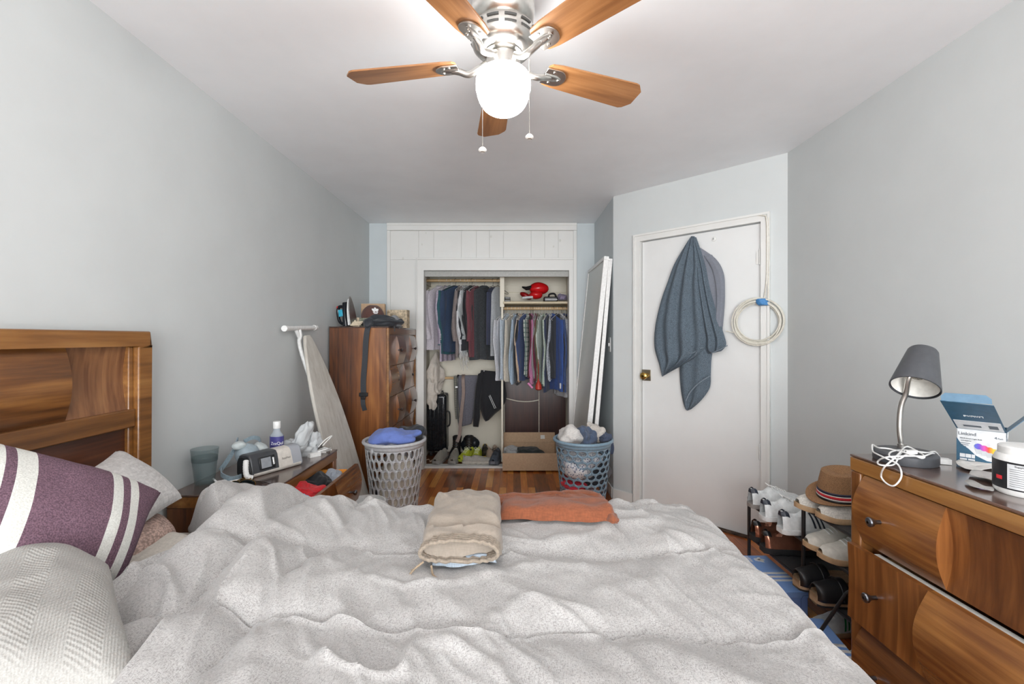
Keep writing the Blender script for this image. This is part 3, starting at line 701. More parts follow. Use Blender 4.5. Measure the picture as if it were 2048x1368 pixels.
# things in the drawer
for nm, mt, c, r, sd, lb in (('t_shirt', fabric('turquoise_cloth', (86, 166, 200), (40, 80, 130), 'stripe_v', .2), (-.985, 2.02, .555), (.09, .09, .06), 2, 'crumpled turquoise striped t-shirt at the near end of the open nightstand drawer'),
        ('t_shirt', red_cloth, (-1.01, 2.17, .555), (.09, .07, .05), 3, 'crumpled bright red t-shirt in the middle of the open nightstand drawer'),
        ('t_shirt', black_cloth, (-1.02, 2.32, .555), (.09, .08, .05), 4, 'crumpled black t-shirt behind the red one in the open nightstand drawer'),
        ('t_shirt', fabric('heather_grey_cloth', (150, 156, 166)), (-.95, 2.40, .54), (.05, .06, .05), 5, 'small grey and white garment by the front of the open nightstand drawer')):
    m = MB().blob(c, r, .45, 2.0, sd, 72, 44, flat=.9); tag(m.build(nm, mt), lb, 'clothes', 'clothes in the nightstand drawer')
m = MB(RZ(.1, (-1.0, 2.48, .42))); m.box(-.09, .09, -.006, .006, 0, .16); tag(m.build('envelope', [plain('white_paper', (232, 230, 224), .7)]), 'white envelope with an orange top edge standing at the back of the nightstand drawer', 'envelope')
env = bpy.context.scene.objects['envelope']; MB(RZ(.1, (-1.0, 2.48, .42))).box(-.091, .091, -.0075, .0075, .135, .161).build('orange_strip', plain('orange_print', (236, 150, 50), .6), env)
# tumbler
tb = Vector((-1.355, 2.0, NZ)); gl = glass('smoky_plastic', (104, 122, 124), .05, alpha=.30)
q = MAT['smoky_plastic'].node_tree.nodes['Principled BSDF']
T = Matrix.Translation(tb)
m = MB(T).lathe([(.0, .0), (.036, 0), (.038, .004), (.047, .09), (.054, .155), (.0525, .155), (.0455, .09), (.036, .008), (0, .008)], 40)
tu = m.build('tumbler', gl); tag(tu, 'smoky grey translucent plastic tumbler at the near end of the nightstand', 'cup')
MB(T).lathe([(.0492, .1), (.0502, .12), (.0496, .12), (.0486, .1)], 40).build('rim_band', glass('smoky_plastic_band', (84, 98, 100), .1, alpha=.4), tu)
# cpap machine
u = Vector((.115, .225, 0)).normalized(); v = Vector((-u.y, u.x, 0)); o0 = Z(507, 957, NZ); TT = frame(o0+Vector((0, 0, .001)), u, v, Vector((0, 0, 1)))
cp = thing('breathing_machine', 'grey and white bedside breathing machine with a small screen on the nightstand', 'medical device', o0)
def rbox(T, x0, x1, D, Hh, tilt=.02):
    sec = lambda x, s=1: [Vector((x, y, z)) for y, z in ((.006, 0), (0, .012), (tilt*.5, Hh*.5), (tilt, Hh*.82), (tilt+.012, Hh*.97), (tilt+.03, Hh), (D*.7, Hh), (D-.01, Hh*.92), (D, Hh*.7), (D, .01), (D-.008, 0))]
    m = MB(T); m.loft([sec(x0), sec((x0+x1)/2), sec(x1)]); return m
rbox(TT, 0, .255, .11, .10).build('casing', plain('warm_white_plastic', (208, 202, 194), .4), cp, bevel=.004)
rbox(TT, -.004, .135, .112, .101, .0185).build('front_shell', darkgrey, cp, bevel=.006)
rbox(TT, -.012, -.003, .105, .09, .02).build('end_cap', blackp, cp, bevel=.003)
scr = frame(TT @ Vector((.045, .0085, .055)), u, (TT.to_3x3() @ Vector((0, .02, .082))).normalized(), (TT.to_3x3() @ Vector((0, -.082, .02))).normalized())
b = MB(scr).box(-.012, .068, -.03, .028, -.004, .003).build('screen_bezel', blackp, cp, bevel=.003)
MB(scr).box(-.004, .045, -.024, .022, .003, .004).build('screen', plain('dead_lcd', (150, 154, 160), .25), b)
m = MB(scr); m.tube([(.057, -.016, .004), (.057, .016, .004)], .006, 14); m.build('dial', steel, b)
textmesh('ResMed', .014, scr @ Matrix.Translation((.125, -.002, .0035)), 'lettering', plain('grey_print', (150, 146, 140), .6), cp)
rbox(TT, .2, .262, .111, .1012, .0195).build('water_tub', glass('tub_plastic', (170, 174, 182), .2, alpha=.75), cp, bevel=.006)
# hose elbow
m = MB(); p = TT @ Vector((-.03, .01, .06)); pts = spline([p+Vector((-.01, .02, .02)), p+Vector((.0, .0, -.01)), p+Vector((.012, -.01, -.04)), p+Vector((.03, .0, -.052))], 7)
m.tube(pts, [.011+.0015*(i % 2) for i in range(len(pts))], 12)
tag(m.build('air_hose', whitepl), 'short ribbed white air hose at the left end of the breathing machine', 'hose')
# mask
mk = thing('face_mask', 'pale blue grey breathing mask with fabric straps heaped behind the machine', 'mask', (-1.29, 2.12, NZ))
gb = fabric('blue_grey_strap', (128, 146, 156)); sil = glass('mask_silicone', (206, 214, 214), .3, alpha=.75)
MB().blob((-1.28, 2.19, .745), (.05, .06, .048), .12, 1.6, 2, 28, 18).build('cushion_shell', plain('mask_grey_shell', (150, 164, 172), .4), mk)
MB().blob((-1.27, 2.27, .735), (.04, .05, .045), .2, 1.6, 7, 28, 18).build('silicone_seal', plain('mask_seal', (196, 204, 204), .35), mk)
MB().blob((-1.30, 2.16, .79), (.03, .028, .02), .2, 1.6, 7, 24, 14).build('elbow_joint', plain('mask_seal', (196, 204, 204)), mk)
def ribbon(pts, w, th=.002, up=Vector((0, 0, 1)), n=7):
    P_ = spline(pts, n); rings = []
    for i, p in enumerate(P_):
        t = (P_[min(i+1, len(P_)-1)]-P_[max(i-1, 0)]).normalized(); s = up-t*up.dot(t)
        if s.length < .05: s = Vector((0, 1, 0))
        s.normalize(); nrm = t.cross(s); rings.append([p+s*w/2+nrm*th, p+s*w/2-nrm*th, p-s*w/2-nrm*th, p-s*w/2+nrm*th])
    return MB().loft(rings)
ribbon([(-1.33, 2.08, .70), (-1.30, 2.03, .69), (-1.25, 2.02, .675), (-1.23, 2.06, .675)], .02).build('strap', gb, mk)
ribbon([(-1.35, 2.10, .69), (-1.32, 2.14, .76), (-1.33, 2.2, .81), (-1.36, 2.24, .75)], .02).build('strap', gb, mk)
ribbon([(-1.30, 2.2, .8), (-1.28, 2.24, .81), (-1.27, 2.28, .79), (-1.28, 2.31, .74)], .018).build('strap', gb, mk)
m = MB(); m.tube(spline([(-1.33, 2.02, .675), (-1.30, 2.0, .668), (-1.28, 2.02, .668), (-1.25, 2.0, .668), (-1.22, 2.03, .668)], 6), .004, 8); m.build('strap_clip', whitepl, mk)
# bottle
bp = Vector((-1.225, 2.36, NZ)); T = Matrix.Translation(bp)
bo = thing('medicine_bottle', 'clear medicine bottle with white cap and purple label behind the machine', 'bottle', bp)
MB(T).lathe([(0, 0), (.03, 0), (.033, .006), (.034, .12), (.032, .138), (.018, .155), (.0165, .17), (.0165, .178), (0, .178)], 32, sx=1, sy=.75).build('bottle_body', glass('clear_pet', (196, 206, 216), .05, alpha=.45), bo)
MB(T).lathe([(0, .004), (.030, .004), (.0315, .075), (0, .075)], 32, sx=1, sy=.75).build('liquid', plain('dark_liquid', (34, 34, 62), .1), bo)
MB(T).lathe([(.0345, .072), (.0348, .072), (.0348, .132), (.0345, .132)], 32, sx=1, sy=.75).build('bottle_label', plain('purple_label', (66, 62, 128), .4), bo)
MB(T).lathe([(0, .172), (.0175, .172), (.018, .174), (.018, .205), (.016, .208), (0, .208)], 28).build('cap', whitepl, bo)
def wrapcyl(cx, cy, z, r, a0, sy=1):
    def f(v): a = a0+v.x/r; return Vector((cx+(r+.0006+v.z)*math.cos(a), cy+(r+.0006+v.z)*math.sin(a)*sy, z+v.y))
    return f
textmesh('ZzzQuil', .021, None, 'label_lettering', plain('white_print', (240, 240, 240), .5), bo, wrap=wrapcyl(bp.x, bp.y, NZ+.098, .0355, -1.12, .78))
# crumpled plastic bag
bagm = glass('thin_plastic_film', (226, 230, 232), .25, alpha=.55)
m = MB(); m.blob((-1.17, 2.45, .70), (.075, .085, .04), .45, 2.8, 4, 48, 28)
rnd = random.Random(3)
m.blob((-1.13, 2.44, .775), (.032, .05, .085), .5, 1.7, 14, 60, 40, T=Matrix.Rotation(.35, 4, 'Y') @ Matrix.Rotation(-.35, 4, 'X'))
m.blob((-1.09, 2.50, .735), (.03, .04, .05), .5, 1.8, 15, 48, 30)
tag(m.build('plastic_bag', bagm), 'crumpled clear plastic bag standing up on the nightstand beside the bottle', 'bag')
m = MB(); base = Vector((-1.06, 2.48, NZ+.012))
m.box(-.03, .03, -.016, .016, 0, .022, RZ(.9, (-1.075, 2.46, NZ)))
rn = random.Random(5); pts = []
for i in range(14): a = i*1.9; pts.append(Vector((-1.055+.045*math.cos(a)*(1-.03*i), 2.53+.055*math.sin(a), NZ+.006+.004*(i % 4)+.012*(i % 3 == 0))))
m.tube(spline(pts, 7), .0032, 7); m.tube(spline([(-1.07, 2.50, .70), (-1.05, 2.54, .73), (-1.03, 2.57, .745), (-1.03, 2.575, .74), (-1.06, 2.53, .70)], 6), .003, 7)
tag(m.build('charger_cable', whitepl, merge=False), 'coiled white charger and cable near the far corner of the nightstand', 'cable')
# sunglasses
sg = thing('sunglasses', 'dark sunglasses with thin gold rims on the near edge of the nightstand', 'sunglasses', (-1.18, 1.90, NZ))
for px in (470, 494):
    c = Z(px, 972, NZ+.022); c.z = NZ+.028
    T = frame(c, Vector((.93, .36, 0)).normalized(), Vector((.1, -.25, .96)).normalized(), Vector((.35, -.93, .2)).normalized())
    w_ = .022 if px == 470 else .031
    MB(T).lathe([(0, -.003), (w_*.8, -.001), (w_, 0), (w_*.85, .004), (w_*.4, .007), (0, .0075)], 28, sy=.78).build('lens', plain('dark_lens', (14, 24, 26), .08), sg)
    pts = [(w_*1.02*math.cos(a*PI/14), w_*.8*math.sin(a*PI/14), 0) for a in range(28)]; MB(T).tube(pts, .0013, 6, closed=True).build('rim', brass, sg)
a = Z(478, 966, NZ+.03)
MB().tube(spline([Z(466, 975, NZ+.012), Z(474, 962, NZ+.012), Z(490, 956, NZ+.012), Z(502, 957, NZ+.012)], 5), .0022, 8).build('temple_arm', brass, sg)
m = MB(); m.tube(spline([Z(506, 962, NZ+.004), Z(530, 965, NZ+.004), Z(548, 972, NZ+.004), Vector((NX+.004, 1.935, NZ+.003)), Vector((NX+.008, 1.92, NZ-.05)), Vector((NX+.01, 1.915, NZ-.10))], 7), .0022, 7)
tag(m.build('cord', plain('dark_cord', (52, 42, 38), .6)), 'thin dark cord running from the sunglasses over the nightstand front edge', 'cord')
# white bin beside nightstand
wb_ = MB(Matrix.Translation((-.93, 2.85, 0))).lathe([(0, 0), (.095, 0), (.1, .005), (.125, .27), (.129, .275), (.122, .275), (.097, .012), (0, .012)], 36)
tag(wb_.build('waste_bin', whitepl), 'white plastic waste bin on the floor past the open drawer', 'bin')
# ================= IRONING BOARD =================
ib = thing('ironing_board', 'white ironing board folded up and leaning against the left wall', 'ironing board', (-1.08, 3.0, 0))
B0 = Vector((-1.02, 3.05, .05)); B1 = Vector((-1.362, 2.98, 1.315)); up = (B1-B0).normalized(); side = Vector((.10, 1, 0)); side = (side-up*side.dot(up)).normalized(); nb = side.cross(up).normalized()
if nb.x < 0: nb = -nb
BT = frame(B0, side, up, nb); LB = (B1-B0).length
def ibw(t): return .185 if t < .35 else .185*(1-((t-.35)/.65)**2.3*.8)
out = []
for i in range(25): t = i/24; out.append((-ibw(t)*(1 if t < .97 else .8), t*LB))
for i in range(24, -1, -1): t = i/24; out.append((ibw(t)*(1 if t < .97 else .8), t*LB))
coverm = wood('faded_board_cover', (176, 170, 160), (194, 190, 182), (208, 205, 198), 'Z', rough=.9, gl=0)
MB(BT).prism(out, .022).build('board_cover', coverm, ib, bevel=.008, seg=3)
m = MB(); tb0 = Vector((-1.392, 2.78, 1.358)); tb1 = Vector((-1.392, 3.20, 1.372)); m.tube([tb0, tb1], .016, 14)
m.tube([tb0+Vector((0, -.012, 0)), tb0+Vector((0, .02, 0))], .019, 14); m.tube([tb1-Vector((0, .02, 0)), tb1+Vector((0, .012, 0))], .019, 14); m.build('foot_bar', whitepl, ib)
mid = tb0.lerp(tb1, .42); m = MB(); m.tube(spline([mid, mid+Vector((.01, 0, -.05)), B1+Vector((-.02, .0, -.12)), B0+up*.6-nb*.03], 6), .013, 10); m.tube([mid+Vector((0, -.05, 0)), mid+Vector((.004, .0, -.06))], .012, 10); m.build('leg_tube', whitepl, ib)
m = MB(); m.tube([B0+up*.6-nb*.03, B0+up*.02-nb*.03], .011, 10); m.build('leg_tube', whitepl, ib)
# ================= TALL CHEST =================
GX, GY0, GY1, GZ = -.955, 3.50, 4.48, 1.388
ch = thing('chest_of_drawers', 'tall walnut chest of drawers with basket weave drawer fronts beside the closet', 'chest of drawers', ((XL+GX)/2, (GY0+GY1)/2, 0))
MB().box(XL+.016, GX-.02, GY0, GY0+.02, .06, GZ-.01).build('side_panel', walnut_board_x, ch, bevel=.002)
MB().box(XL+.016, GX-.02, GY1-.02, GY1, .06, GZ-.01).build('side_panel', walnut_board_x, ch, bevel=.002)
MB().box(XL+.016, XL+.026, GY0+.02, GY1-.02, .06, GZ-.01).build('back_panel', walnut, ch)
MB().box(XL+.014, GX-.002, GY0-.003, GY1+.003, GZ-.01, GZ).build('top', walnut_top, ch, bevel=.003)
MB().box(GX-.02, GX, GY0, GY0+.03, 0, GZ-.01).box(GX-.02, GX, GY1-.03, GY1, 0, GZ-.01).box(GX-.02, GX, GY0+.03, GY1-.03, GZ-.06, GZ-.01).box(GX-.02, GX, GY0+.03, GY1-.03, .06, .10).box(GX-.03, GX-.02, GY0+.03, GY1-.03, .06, GZ-.06).build('face_frame', light_edge, ch, bevel=.003)
for y in (GY0+.025, GY1-.025): MB().box(XL+.02, XL+.06, y-.022, y+.022, 0, .06).build('leg', walnut, ch)
rows = 5; z0, z1 = .105, GZ-.065; hh = (z1-z0)/rows
for r in range(rows):
    a = z0+r*hh+.003; b = z0+(r+1)*hh-.003
    sg_ = [.024 if (i+r) % 2 == 1 else -.008 for i in range(4)]
    dw_ = curved(GX-.006, 1, GY0+.033, GY1-.033, a, b, sg_, n=14, bow=.006).build('drawer', walnut_front, ch)
    for fy in (.25, .80):
        i = int(fy*4); off = .020 if sg_[i] > 0 else -.006
        knob(Vector((GX-.006+off, GY0+fy*(GY1-GY0), (a+b)/2)), 1, dw_, .9)
# things on the chest
iron = thing('iron', 'black clothes iron standing on its heel on the chest of drawers', 'iron', P(694, 651, 3.62))
ip = Vector((-1.325, 3.64, GZ)); ang = math.radians(-10)
IT = Matrix.Translation(ip) @ Matrix.Rotation(ang, 4, 'Z')
# local x: left-right in the picture, z up; soleplate faces +x and leans
IT = IT @ Matrix.Rotation(math.radians(-8), 4, 'Y')
def sole(t): return .056*(1-t**2.2)**.75
Lz = .235
pl_ = [(-sole(i/20), i/20*Lz) for i in range(21)]+[(sole(i/20), i/20*Lz) for i in range(19, -1, -1)]
TT2 = IT @ frame((.052, 0, .006), Vector((0, 1, 0)), Vector((0, 0, 1)), Vector((1, 0, 0)))
MB(TT2).prism(pl_, .008).build('soleplate', steel, iron, bevel=.002)
MB(TT2).prism([(x*.96, y*.93) for x, y in pl_], .016, z0=-.017).build('heat_shield', whitepl, iron, bevel=.004)
rings = []
for t in (0, .1, .25, .4, .55, .7, .82, .9):
    z = .004+t*.215; wy = .05*(1-t**2.5)**.7; wx = .030*(1-t*.35)
    rings.append([IT @ Vector((.012+wx*math.cos(a)-.006, wy*math.sin(a), z)) for a in [i*PI/10 for i in range(20)]])
MB().loft(rings).build('body', plain('iron_black_gloss', (18, 22, 30), .12), iron)
m = MB(IT); m.tube(spline([(-.03, 0, .03), (-.058, 0, .05), (-.066, 0, .1), (-.062, 0, .145), (-.045, 0, .17), (-.01, 0, .165)], 6), .0125, 12); m.build('handle', plain('iron_black_gloss', (18, 22, 30)), iron)
MB(IT).box(-.035, .0, -.048, -.040, .085, .14).build('water_window', plain('turquoise_plastic', (60, 170, 200), .2), iron, bevel=.003)
MB(IT).blob((-.058, 0, .165), (.014, .012, .014), .0, 1, 1, 16, 12, ridge=False).build('steam_button', plain('red_button', (220, 60, 60), .3), iron)
MB(IT).box(-.055, .03, -.042, .042, 0, .012).build('heel_rest', blackp, iron, bevel=.004)
# cap
capm = fabric('brown_cap_cloth', (92, 62, 56), amt=.06)
cpz = 1.455; cc = Vector((-1.165, 3.78, cpz))
cap = thing('baseball_cap', 'brown baseball cap with white trefoil lying on the heap on the chest', 'cap', cc)
def capf(u, v):
    a = 2*PI*u; p = PI/2*v; r = math.cos(p)**.8; return cc+Vector((.095*r*math.cos(a), .085*r*math.sin(a), .115*math.sin(p)**.9+.004*noise.noise(Vector((math.cos(a)*2, math.sin(a)*2, v*3)))))
MB().grid(capf, 40, 14, wu=True).build('crown', capm, cap, solid=.002)
def brim(u, v):
    a = lerp(-1.15, 1.0, u)-.45; r = lerp(.088, .165, v*(1-(2*u-1)**4*.5)); return cc+Vector((r*math.cos(a), r*.9*math.sin(a), -.002-.018*v+.02*(2*u-1)**2*v*0+.006))
MB().grid(brim, 24, 8).build('brim', capm, cap, solid=.004)
def trefoil(T, s, name, mat, parent, bars=True, wrap=None, z0=0):
    m = MB()
    def put(poly, z=0):
        vs = [wrap(Vector((x*s, y*s, 0))) if wrap else T @ Vector((x*s, y*s, z0)) for x, y in poly]; vs2 = [wrap(Vector((x*s, y*s, .0008))) if wrap else T @ Vector((x*s, y*s, z0+.0006)) for x, y in poly]
        n = len(poly); m.add(vs+vs2, [tuple(range(n, 2*n))]+[(i, (i+1) % n, n+(i+1) % n, n+i) for i in range(n)])
    for an, ln, wd in ((PI/2, .62, .17), (PI/2+.85, .56, .15), (PI/2-.85, .56, .15)):
        poly = []
        for i in range(17):
            t = i/16; w_ = wd*math.sin(PI*t)**.7; poly.append((t*ln, w_))
        for i in range(15, 0, -1):
            t = i/16; w_ = wd*math.sin(PI*t)**.7; poly.append((t*ln, -w_))
        c_, s_ = math.cos(an), math.sin(an); put([(x*c_-y*s_, x*s_+y*c_-.05) for x, y in poly])
    if bars:
        for k in range(3): y = -.10-k*.09; hw = .30-k*.05; put([(-hw, y-.03), (hw, y-.03), (hw, y+.03), (-hw, y+.03)])
    return m.build(name, mat, parent, smooth=False, merge=False)
whitepr = plain('white_print', (240, 240, 240))
def capwrap(v):
    a = -1.05+v.x/.09; p = .55+v.y/.11; r = math.cos(p)**.8; return cc+Vector(((.0975+v.z)*r*math.cos(a), (.0875+v.z)*r*math.sin(a), (.117+v.z)*math.sin(p)**.9))
trefoil(None, .075, 'trefoil_mark', whitepr, cap, wrap=capwrap)
m = MB(RZ(.12, (-1.22, 3.98, GZ))); m.box(-.10, .10, -.03, .03, 0, .21); tag(m.build('cardboard_box', cardboard, bevel=.002), 'brown cardboard box standing at the back of the heap on the chest', 'box')
m = MB(RZ(-.1, (-1.02, 4.05, GZ))); m.box(-.09, .09, -.04, .04, 0, .16); tag(m.build('carton', plain('printed_carton', (206, 188, 160), .6, var=.3, sc=40), bevel=.002), 'cream printed carton behind the cap on the chest', 'box')
m = MB(RZ(-.25, (-1.20, 3.72, GZ))); m.box(-.085, .06, -.03, .03, 0, .075); pk = m.build('packet', plain('green_grey_packet', (140, 146, 128), .6, var=.25, sc=60), bevel=.003); tag(pk, 'grey green printed packet with a cream end under the cap on the chest', 'box')
MB(RZ(-.25, (-1.20, 3.72, GZ))).box(-.09, -.045, -.032, .031, .004, .078).build('cream_end', plain('cream_print', (210, 192, 168), .6), pk)
MB().blob((-1.13, 3.80, GZ+.035), (.12, .09, .035), .3, 2.6, 5).build('linen_bundle', plain('linen', (196, 196, 180), .8))
tag(bpy.data.objects['linen_bundle'], 'pale green linen bundle under the brown cap on the chest', 'cloth')
m = MB(); rn = random.Random(2); pts = [Vector((-1.245+.04*math.cos(i*2.1)+.008*i*.4, 3.56+.028*math.sin(i*2.1), GZ+.006+.0035*i)) for i in range(12)]
m.tube(spline(pts, 8), .0065, 8); tag(m.build('rope_bundle', plain('cream_rope', (214, 200, 176), .8, bump=.3), merge=False), 'bundle of cream rope beside the iron on the chest', 'rope')
bk = thing('waist_bag', 'black nylon bag lying on the chest with its strap hanging down the side', 'bag', (-1.05, 3.60, GZ))
nyl = fabric('black_nylon', (46, 50, 56), amt=.08, rough=.6)
MB().blob((-1.04, 3.60, GZ+.040), (.15, .085, .045), .4, 1.8, 11, 84, 52).build('bag_body', nyl, bk)
MB().blob((-1.115, 3.535, GZ+.02), (.038, .055, .05), .3, 2.2, 13, 30, 20).build('bag_flap', nyl, bk)
ribbon([(-1.11, 3.545, GZ+.03), (-1.113, 3.488, GZ-.01), (-1.125, 3.482, GZ-.10), (-1.135, 3.488, GZ-.25), (-1.148, 3.49, GZ-.42), (-1.146, 3.489, GZ-.52)], .042, .0015, Vector((1, 0, 0))).build('strap', nyl, bk)
m = MB(); m.box(-1.176, -1.112, 3.470, 3.496, .852, .882); m.box(-1.165, -1.13, 3.472, 3.494, .83, .86); bu = m.build('buckle', blackp, bk, bevel=.004)
ribbon([(-1.15, 3.483, .845), (-1.146, 3.480, .79), (-1.136, 3.487, .745)], .034, .0015, Vector((1, 0, 0))).build('strap_end', nyl, bk)
ribbon([(-.98, 3.56, GZ+.03), (-.943, 3.60, GZ+.005), (-.936, 3.60, GZ-.035)], .02, .0015, Vector((0, 1, 0))).build('side_strap', nyl, bk)
m = MB(); m.blob((-.985, 3.83, GZ+.045), (.05, .05, .055), .3, 2, 3); m.tube([(-.99, 3.83, GZ+.06), (-.965, 3.76, GZ+.03)], .032, 12); tag(m.build('sock_bundle', fabric('mid_grey_jersey', (150, 152, 156))), 'rolled mid grey cloth at the back corner of the chest', 'cloth')
m = MB(); m.blob((-1.005, 3.74, GZ+.025), (.055, .05, .025), .35, 2.4, 8, flat=.9); tag(m.build('bandana', fabric('navy_white_print', (60, 74, 120), (230, 230, 230), 'dots', .7)), 'navy and white patterned cloth at the front corner of the chest', 'cloth')
m = MB(RZ(.2, (-.96, 3.75, GZ))); m.box(-.02, .05, -.03, .03, 0, .008); tag(m.build('wallet', blackp, bevel=.003), 'flat black wallet jutting over the front edge of the chest', 'wallet')
# ================= CLOSET FITTINGS =================
struct('trim_10', MB().box(-.122, -.102, YB+.18, CB, 0, OZ+.3).box(-.135, -.09, YB+.16, YB+.18, OZ-.35, OZ+.3), whitep.copy() if False else closetp, bevel=.002)
rodL = EYE+(CY-561)*4.85/F; rodR = EYE+(CY-617)*4.85/F
tag(MB().tube([(-.94, 4.85, rodL), (-.122, 4.85, rodL)], .016, 16).build('closet_rod', blond), 'pale wooden hanging rod in the left bay of the closet', 'rod')
tag(MB().tube([(-.102, 4.85, rodR), (.60, 4.85, rodR)], .016, 16).build('closet_rod', blond), 'pale wooden hanging rod in the right bay of the closet under the shelf', 'rod')
tag(MB().tube([(-.94, 4.95, .865), (-.122, 4.95, .865)], .014, 16).build('closet_rod', blond), 'low wooden rod in the left bay of the closet above the suitcase', 'rod')
struct('trim_11', MB().box(-.94, -.122, CB-.02, CB, rodL-.03, rodL+.04).box(-.94, -.122, CB-.02, CB, .80, .86).box(-.94, -.92, YB+.12, CB, rodL-.04, rodL+.04).box(-.102, .60, CB-.02, CB, rodR+.2, rodR+.28), closetp, bevel=.002)
zs = EYE+(CY-603)*4.66/F
tag(MB().box(-.101, .599, YB+.13, CB-.001, zs-.022, zs).build('shelf', wood('shelf_board', (176, 160, 130), (204, 190, 160), (222, 210, 186), 'X', rough=.6, gl=0), bevel=.002), 'cream wooden shelf in the right bay of the closet', 'shelf')
tag(MB(Matrix.Translation((.25, 5.1, .02)) @ Matrix.Rotation(-.0, 4, 'X')).box(-.34, .34, -.012, .012, 0, 1.3).build('wooden_panel', brownboard, bevel=.003), 'dark brown wooden board standing at the back of the right closet bay', 'board')
# cords over the board
cordm = plain('cream_cord', (224, 218, 204), .7)
m = MB(); m.tube(spline([P(1010, 796, 5.05), P(1035, 802, 5.05), P(1058, 803, 5.06), P(1078, 800, 5.06)], 6), .006, 8); m.tube([P(1078, 770, 5.05), P(1078, 868, 5.05)], .0045, 8)
tag(m.build('cord', cordm), 'cream cord hanging and looped across the dark board in the closet', 'cord')
m = MB(); m.tube([P(1107, 856, 5.04), P(1107, 880, 5.04)], .004, 6)
# hangers and garments
RX = {'L': (-.94, -.122, rodL), 'R': (-.102, .60, rodR)}
hang_w = plain('white_wire', (226, 226, 224), .4); hang_b = plain('black_wire', (50, 50, 54), .4)
def hanger(x, rz, yaw, kind):
    """hook centre at rod"""
    T = RZ(yaw, (x, 4.85, rz)); m = MB(T)
    hook = [(.0+.0195*math.sin(a), 0, .0195*math.cos(a)) for a in [(-2.0+i*.42) for i in range(11)]]
    m.tube(hook+[(0.004, 0, -.025), (0, 0, -.055)], .0018 if kind == 'w' else .002, 6)
    m.tube(spline([(0, 0, -.055), (-.06, 0, -.072), (-.19, 0, -.115), (-.20, 0, -.128), (-.17, 0, -.130), (0, 0, -.130), (.17, 0, -.130), (.20, 0, -.128), (.19, 0, -.115), (.06, 0, -.072), (0, 0, -.055)], 4), .003 if kind == 'w' else .0025, 6)
    o = m.build('clothes_hanger', hang_w if kind == 'w' else hang_b, merge=False); return o
def garment(name, label, mat, x, rz, bottom, yaw, hw=.20, thick=.02, sl=.58, seed=0, kind='shirt', flare=.0, sleeve_fwd=.0, cuff=None, buttons=None, open_=0):
    T = RZ(yaw, (x, 4.85, rz)); top = -.072; Lg = rz+top-bottom; rings = []
    nz_ = 26; ns_ = 40
    for k in range(nz_+1):
        t = k/nz_; z = top-Lg*t; dzz = -(z-top)
        if dzz < .07: w_ = lerp(.045, hw, (dzz/.07)**.75)
        else: w_ = hw+(flare+.012)*(dzz-.07)/Lg
        th_ = thick*(.5 if t == 0 else min(1, .6+dzz*6))*(1+.25*t)
        ring = []
        for i in range(ns_):
            a = 2*PI*i/ns_; ca, sa = math.cos(a), math.sin(a)
            X = w_*math.copysign(abs(ca)**.8, ca); fold = .55*thick*t*math.sin(X*55+seed*2+1.5*noise.noise(Vector((X*6, t*2, seed))))
            Y = th_*math.copysign(abs(sa)**.8, sa)+fold
            zz = z+(.012*noise.noise(Vector((X*7, seed, 1))) if t > .9 else 0)
            ring.append(T @ Vector((X, Y, zz)))
        rings.append(ring)
    root = thing(name, label, kind, (x, 4.85, bottom))
    MB().loft(rings).build('body', mat, root)
    for sd_ in (-1, 1):
        if sl <= 0: continue
        pts = []; rr = []; n = 12
        for i in range(n+1):
            t = i/n; X = sd_*(hw-.025+.045*math.sin(PI*min(t*1.1, 1))+.012*t); Y = -thick*.4*sd_+sleeve_fwd*t+.012*math.sin(t*5+seed); pts.append((X, Y, top-.055-sl*t)); rr.append(lerp(.046, .034, t)*(1+.10*math.sin(t*19+seed)))
        m = MB(); P_ = [Vector(p) for p in pts]; rg = []
        for p, r in zip(P_, rr):
            rg.append([T @ (p+Vector((r*1.15*math.cos(a), min(r, thick*1.4)*(.8+.2*math.sin(3*a+p.z*20))*math.sin(a), 0))) for a in [q_*PI/8 for q_ in range(16)]])
        s_ = m.loft(rg).build('sleeve', mat, root)
        if buttons and sd_ == -1:
            mbt = MB()
            for q_ in range(4): pz = top-.055-sl+.02+q_*.017; p = T @ Vector((sd_*(hw+.012+.034), 0, pz)); mbt.blob(p+Vector((0, -.012, 0)), (.006, .006, .006), 0, 1, 1, 8, 6, ridge=False)
            mbt.build('cuff_buttons', buttons, s_, merge=False)
        if cuff and sd_ == -1:
            e = T @ Vector((sd_*(hw-.01), sleeve_fwd, top-.055-sl-.02)); MB().box(e.x-.016, e.x+.016, e.y-.025, e.y+.025, e.z-.03, e.z+.03).build('shirt_cuff', cuff, s_, bevel=.006)
    if kind in ('shirt', 'blazer'):
        m = MB(); m.tube(spline([T @ Vector(q_) for q_ in ((-.055, .0, top-.012), (-.03, -thick*.9, top-.004), (0, -thick, top+.006), (.03, -thick*.9, top-.004), (.055, 0, top-.012))], 5), .011, 8); m.tube(spline([T @ Vector(q_) for q_ in ((-.055, .0, top-.012), (-.03, thick*.9, top+.004), (0, thick, top+.012), (.03, thick*.9, top+.004), (.055, 0, top-.012))], 5), .011, 8)
        m.build('collar', mat, root)
    return root
FB = fabric
Zp = lambda py, d: EYE-(py-CY)*d/F
Xp = lambda px, d=4.70: (px-CX)*d/F
wb_buttons = plain('silver_buttons', (210, 210, 214), .2)
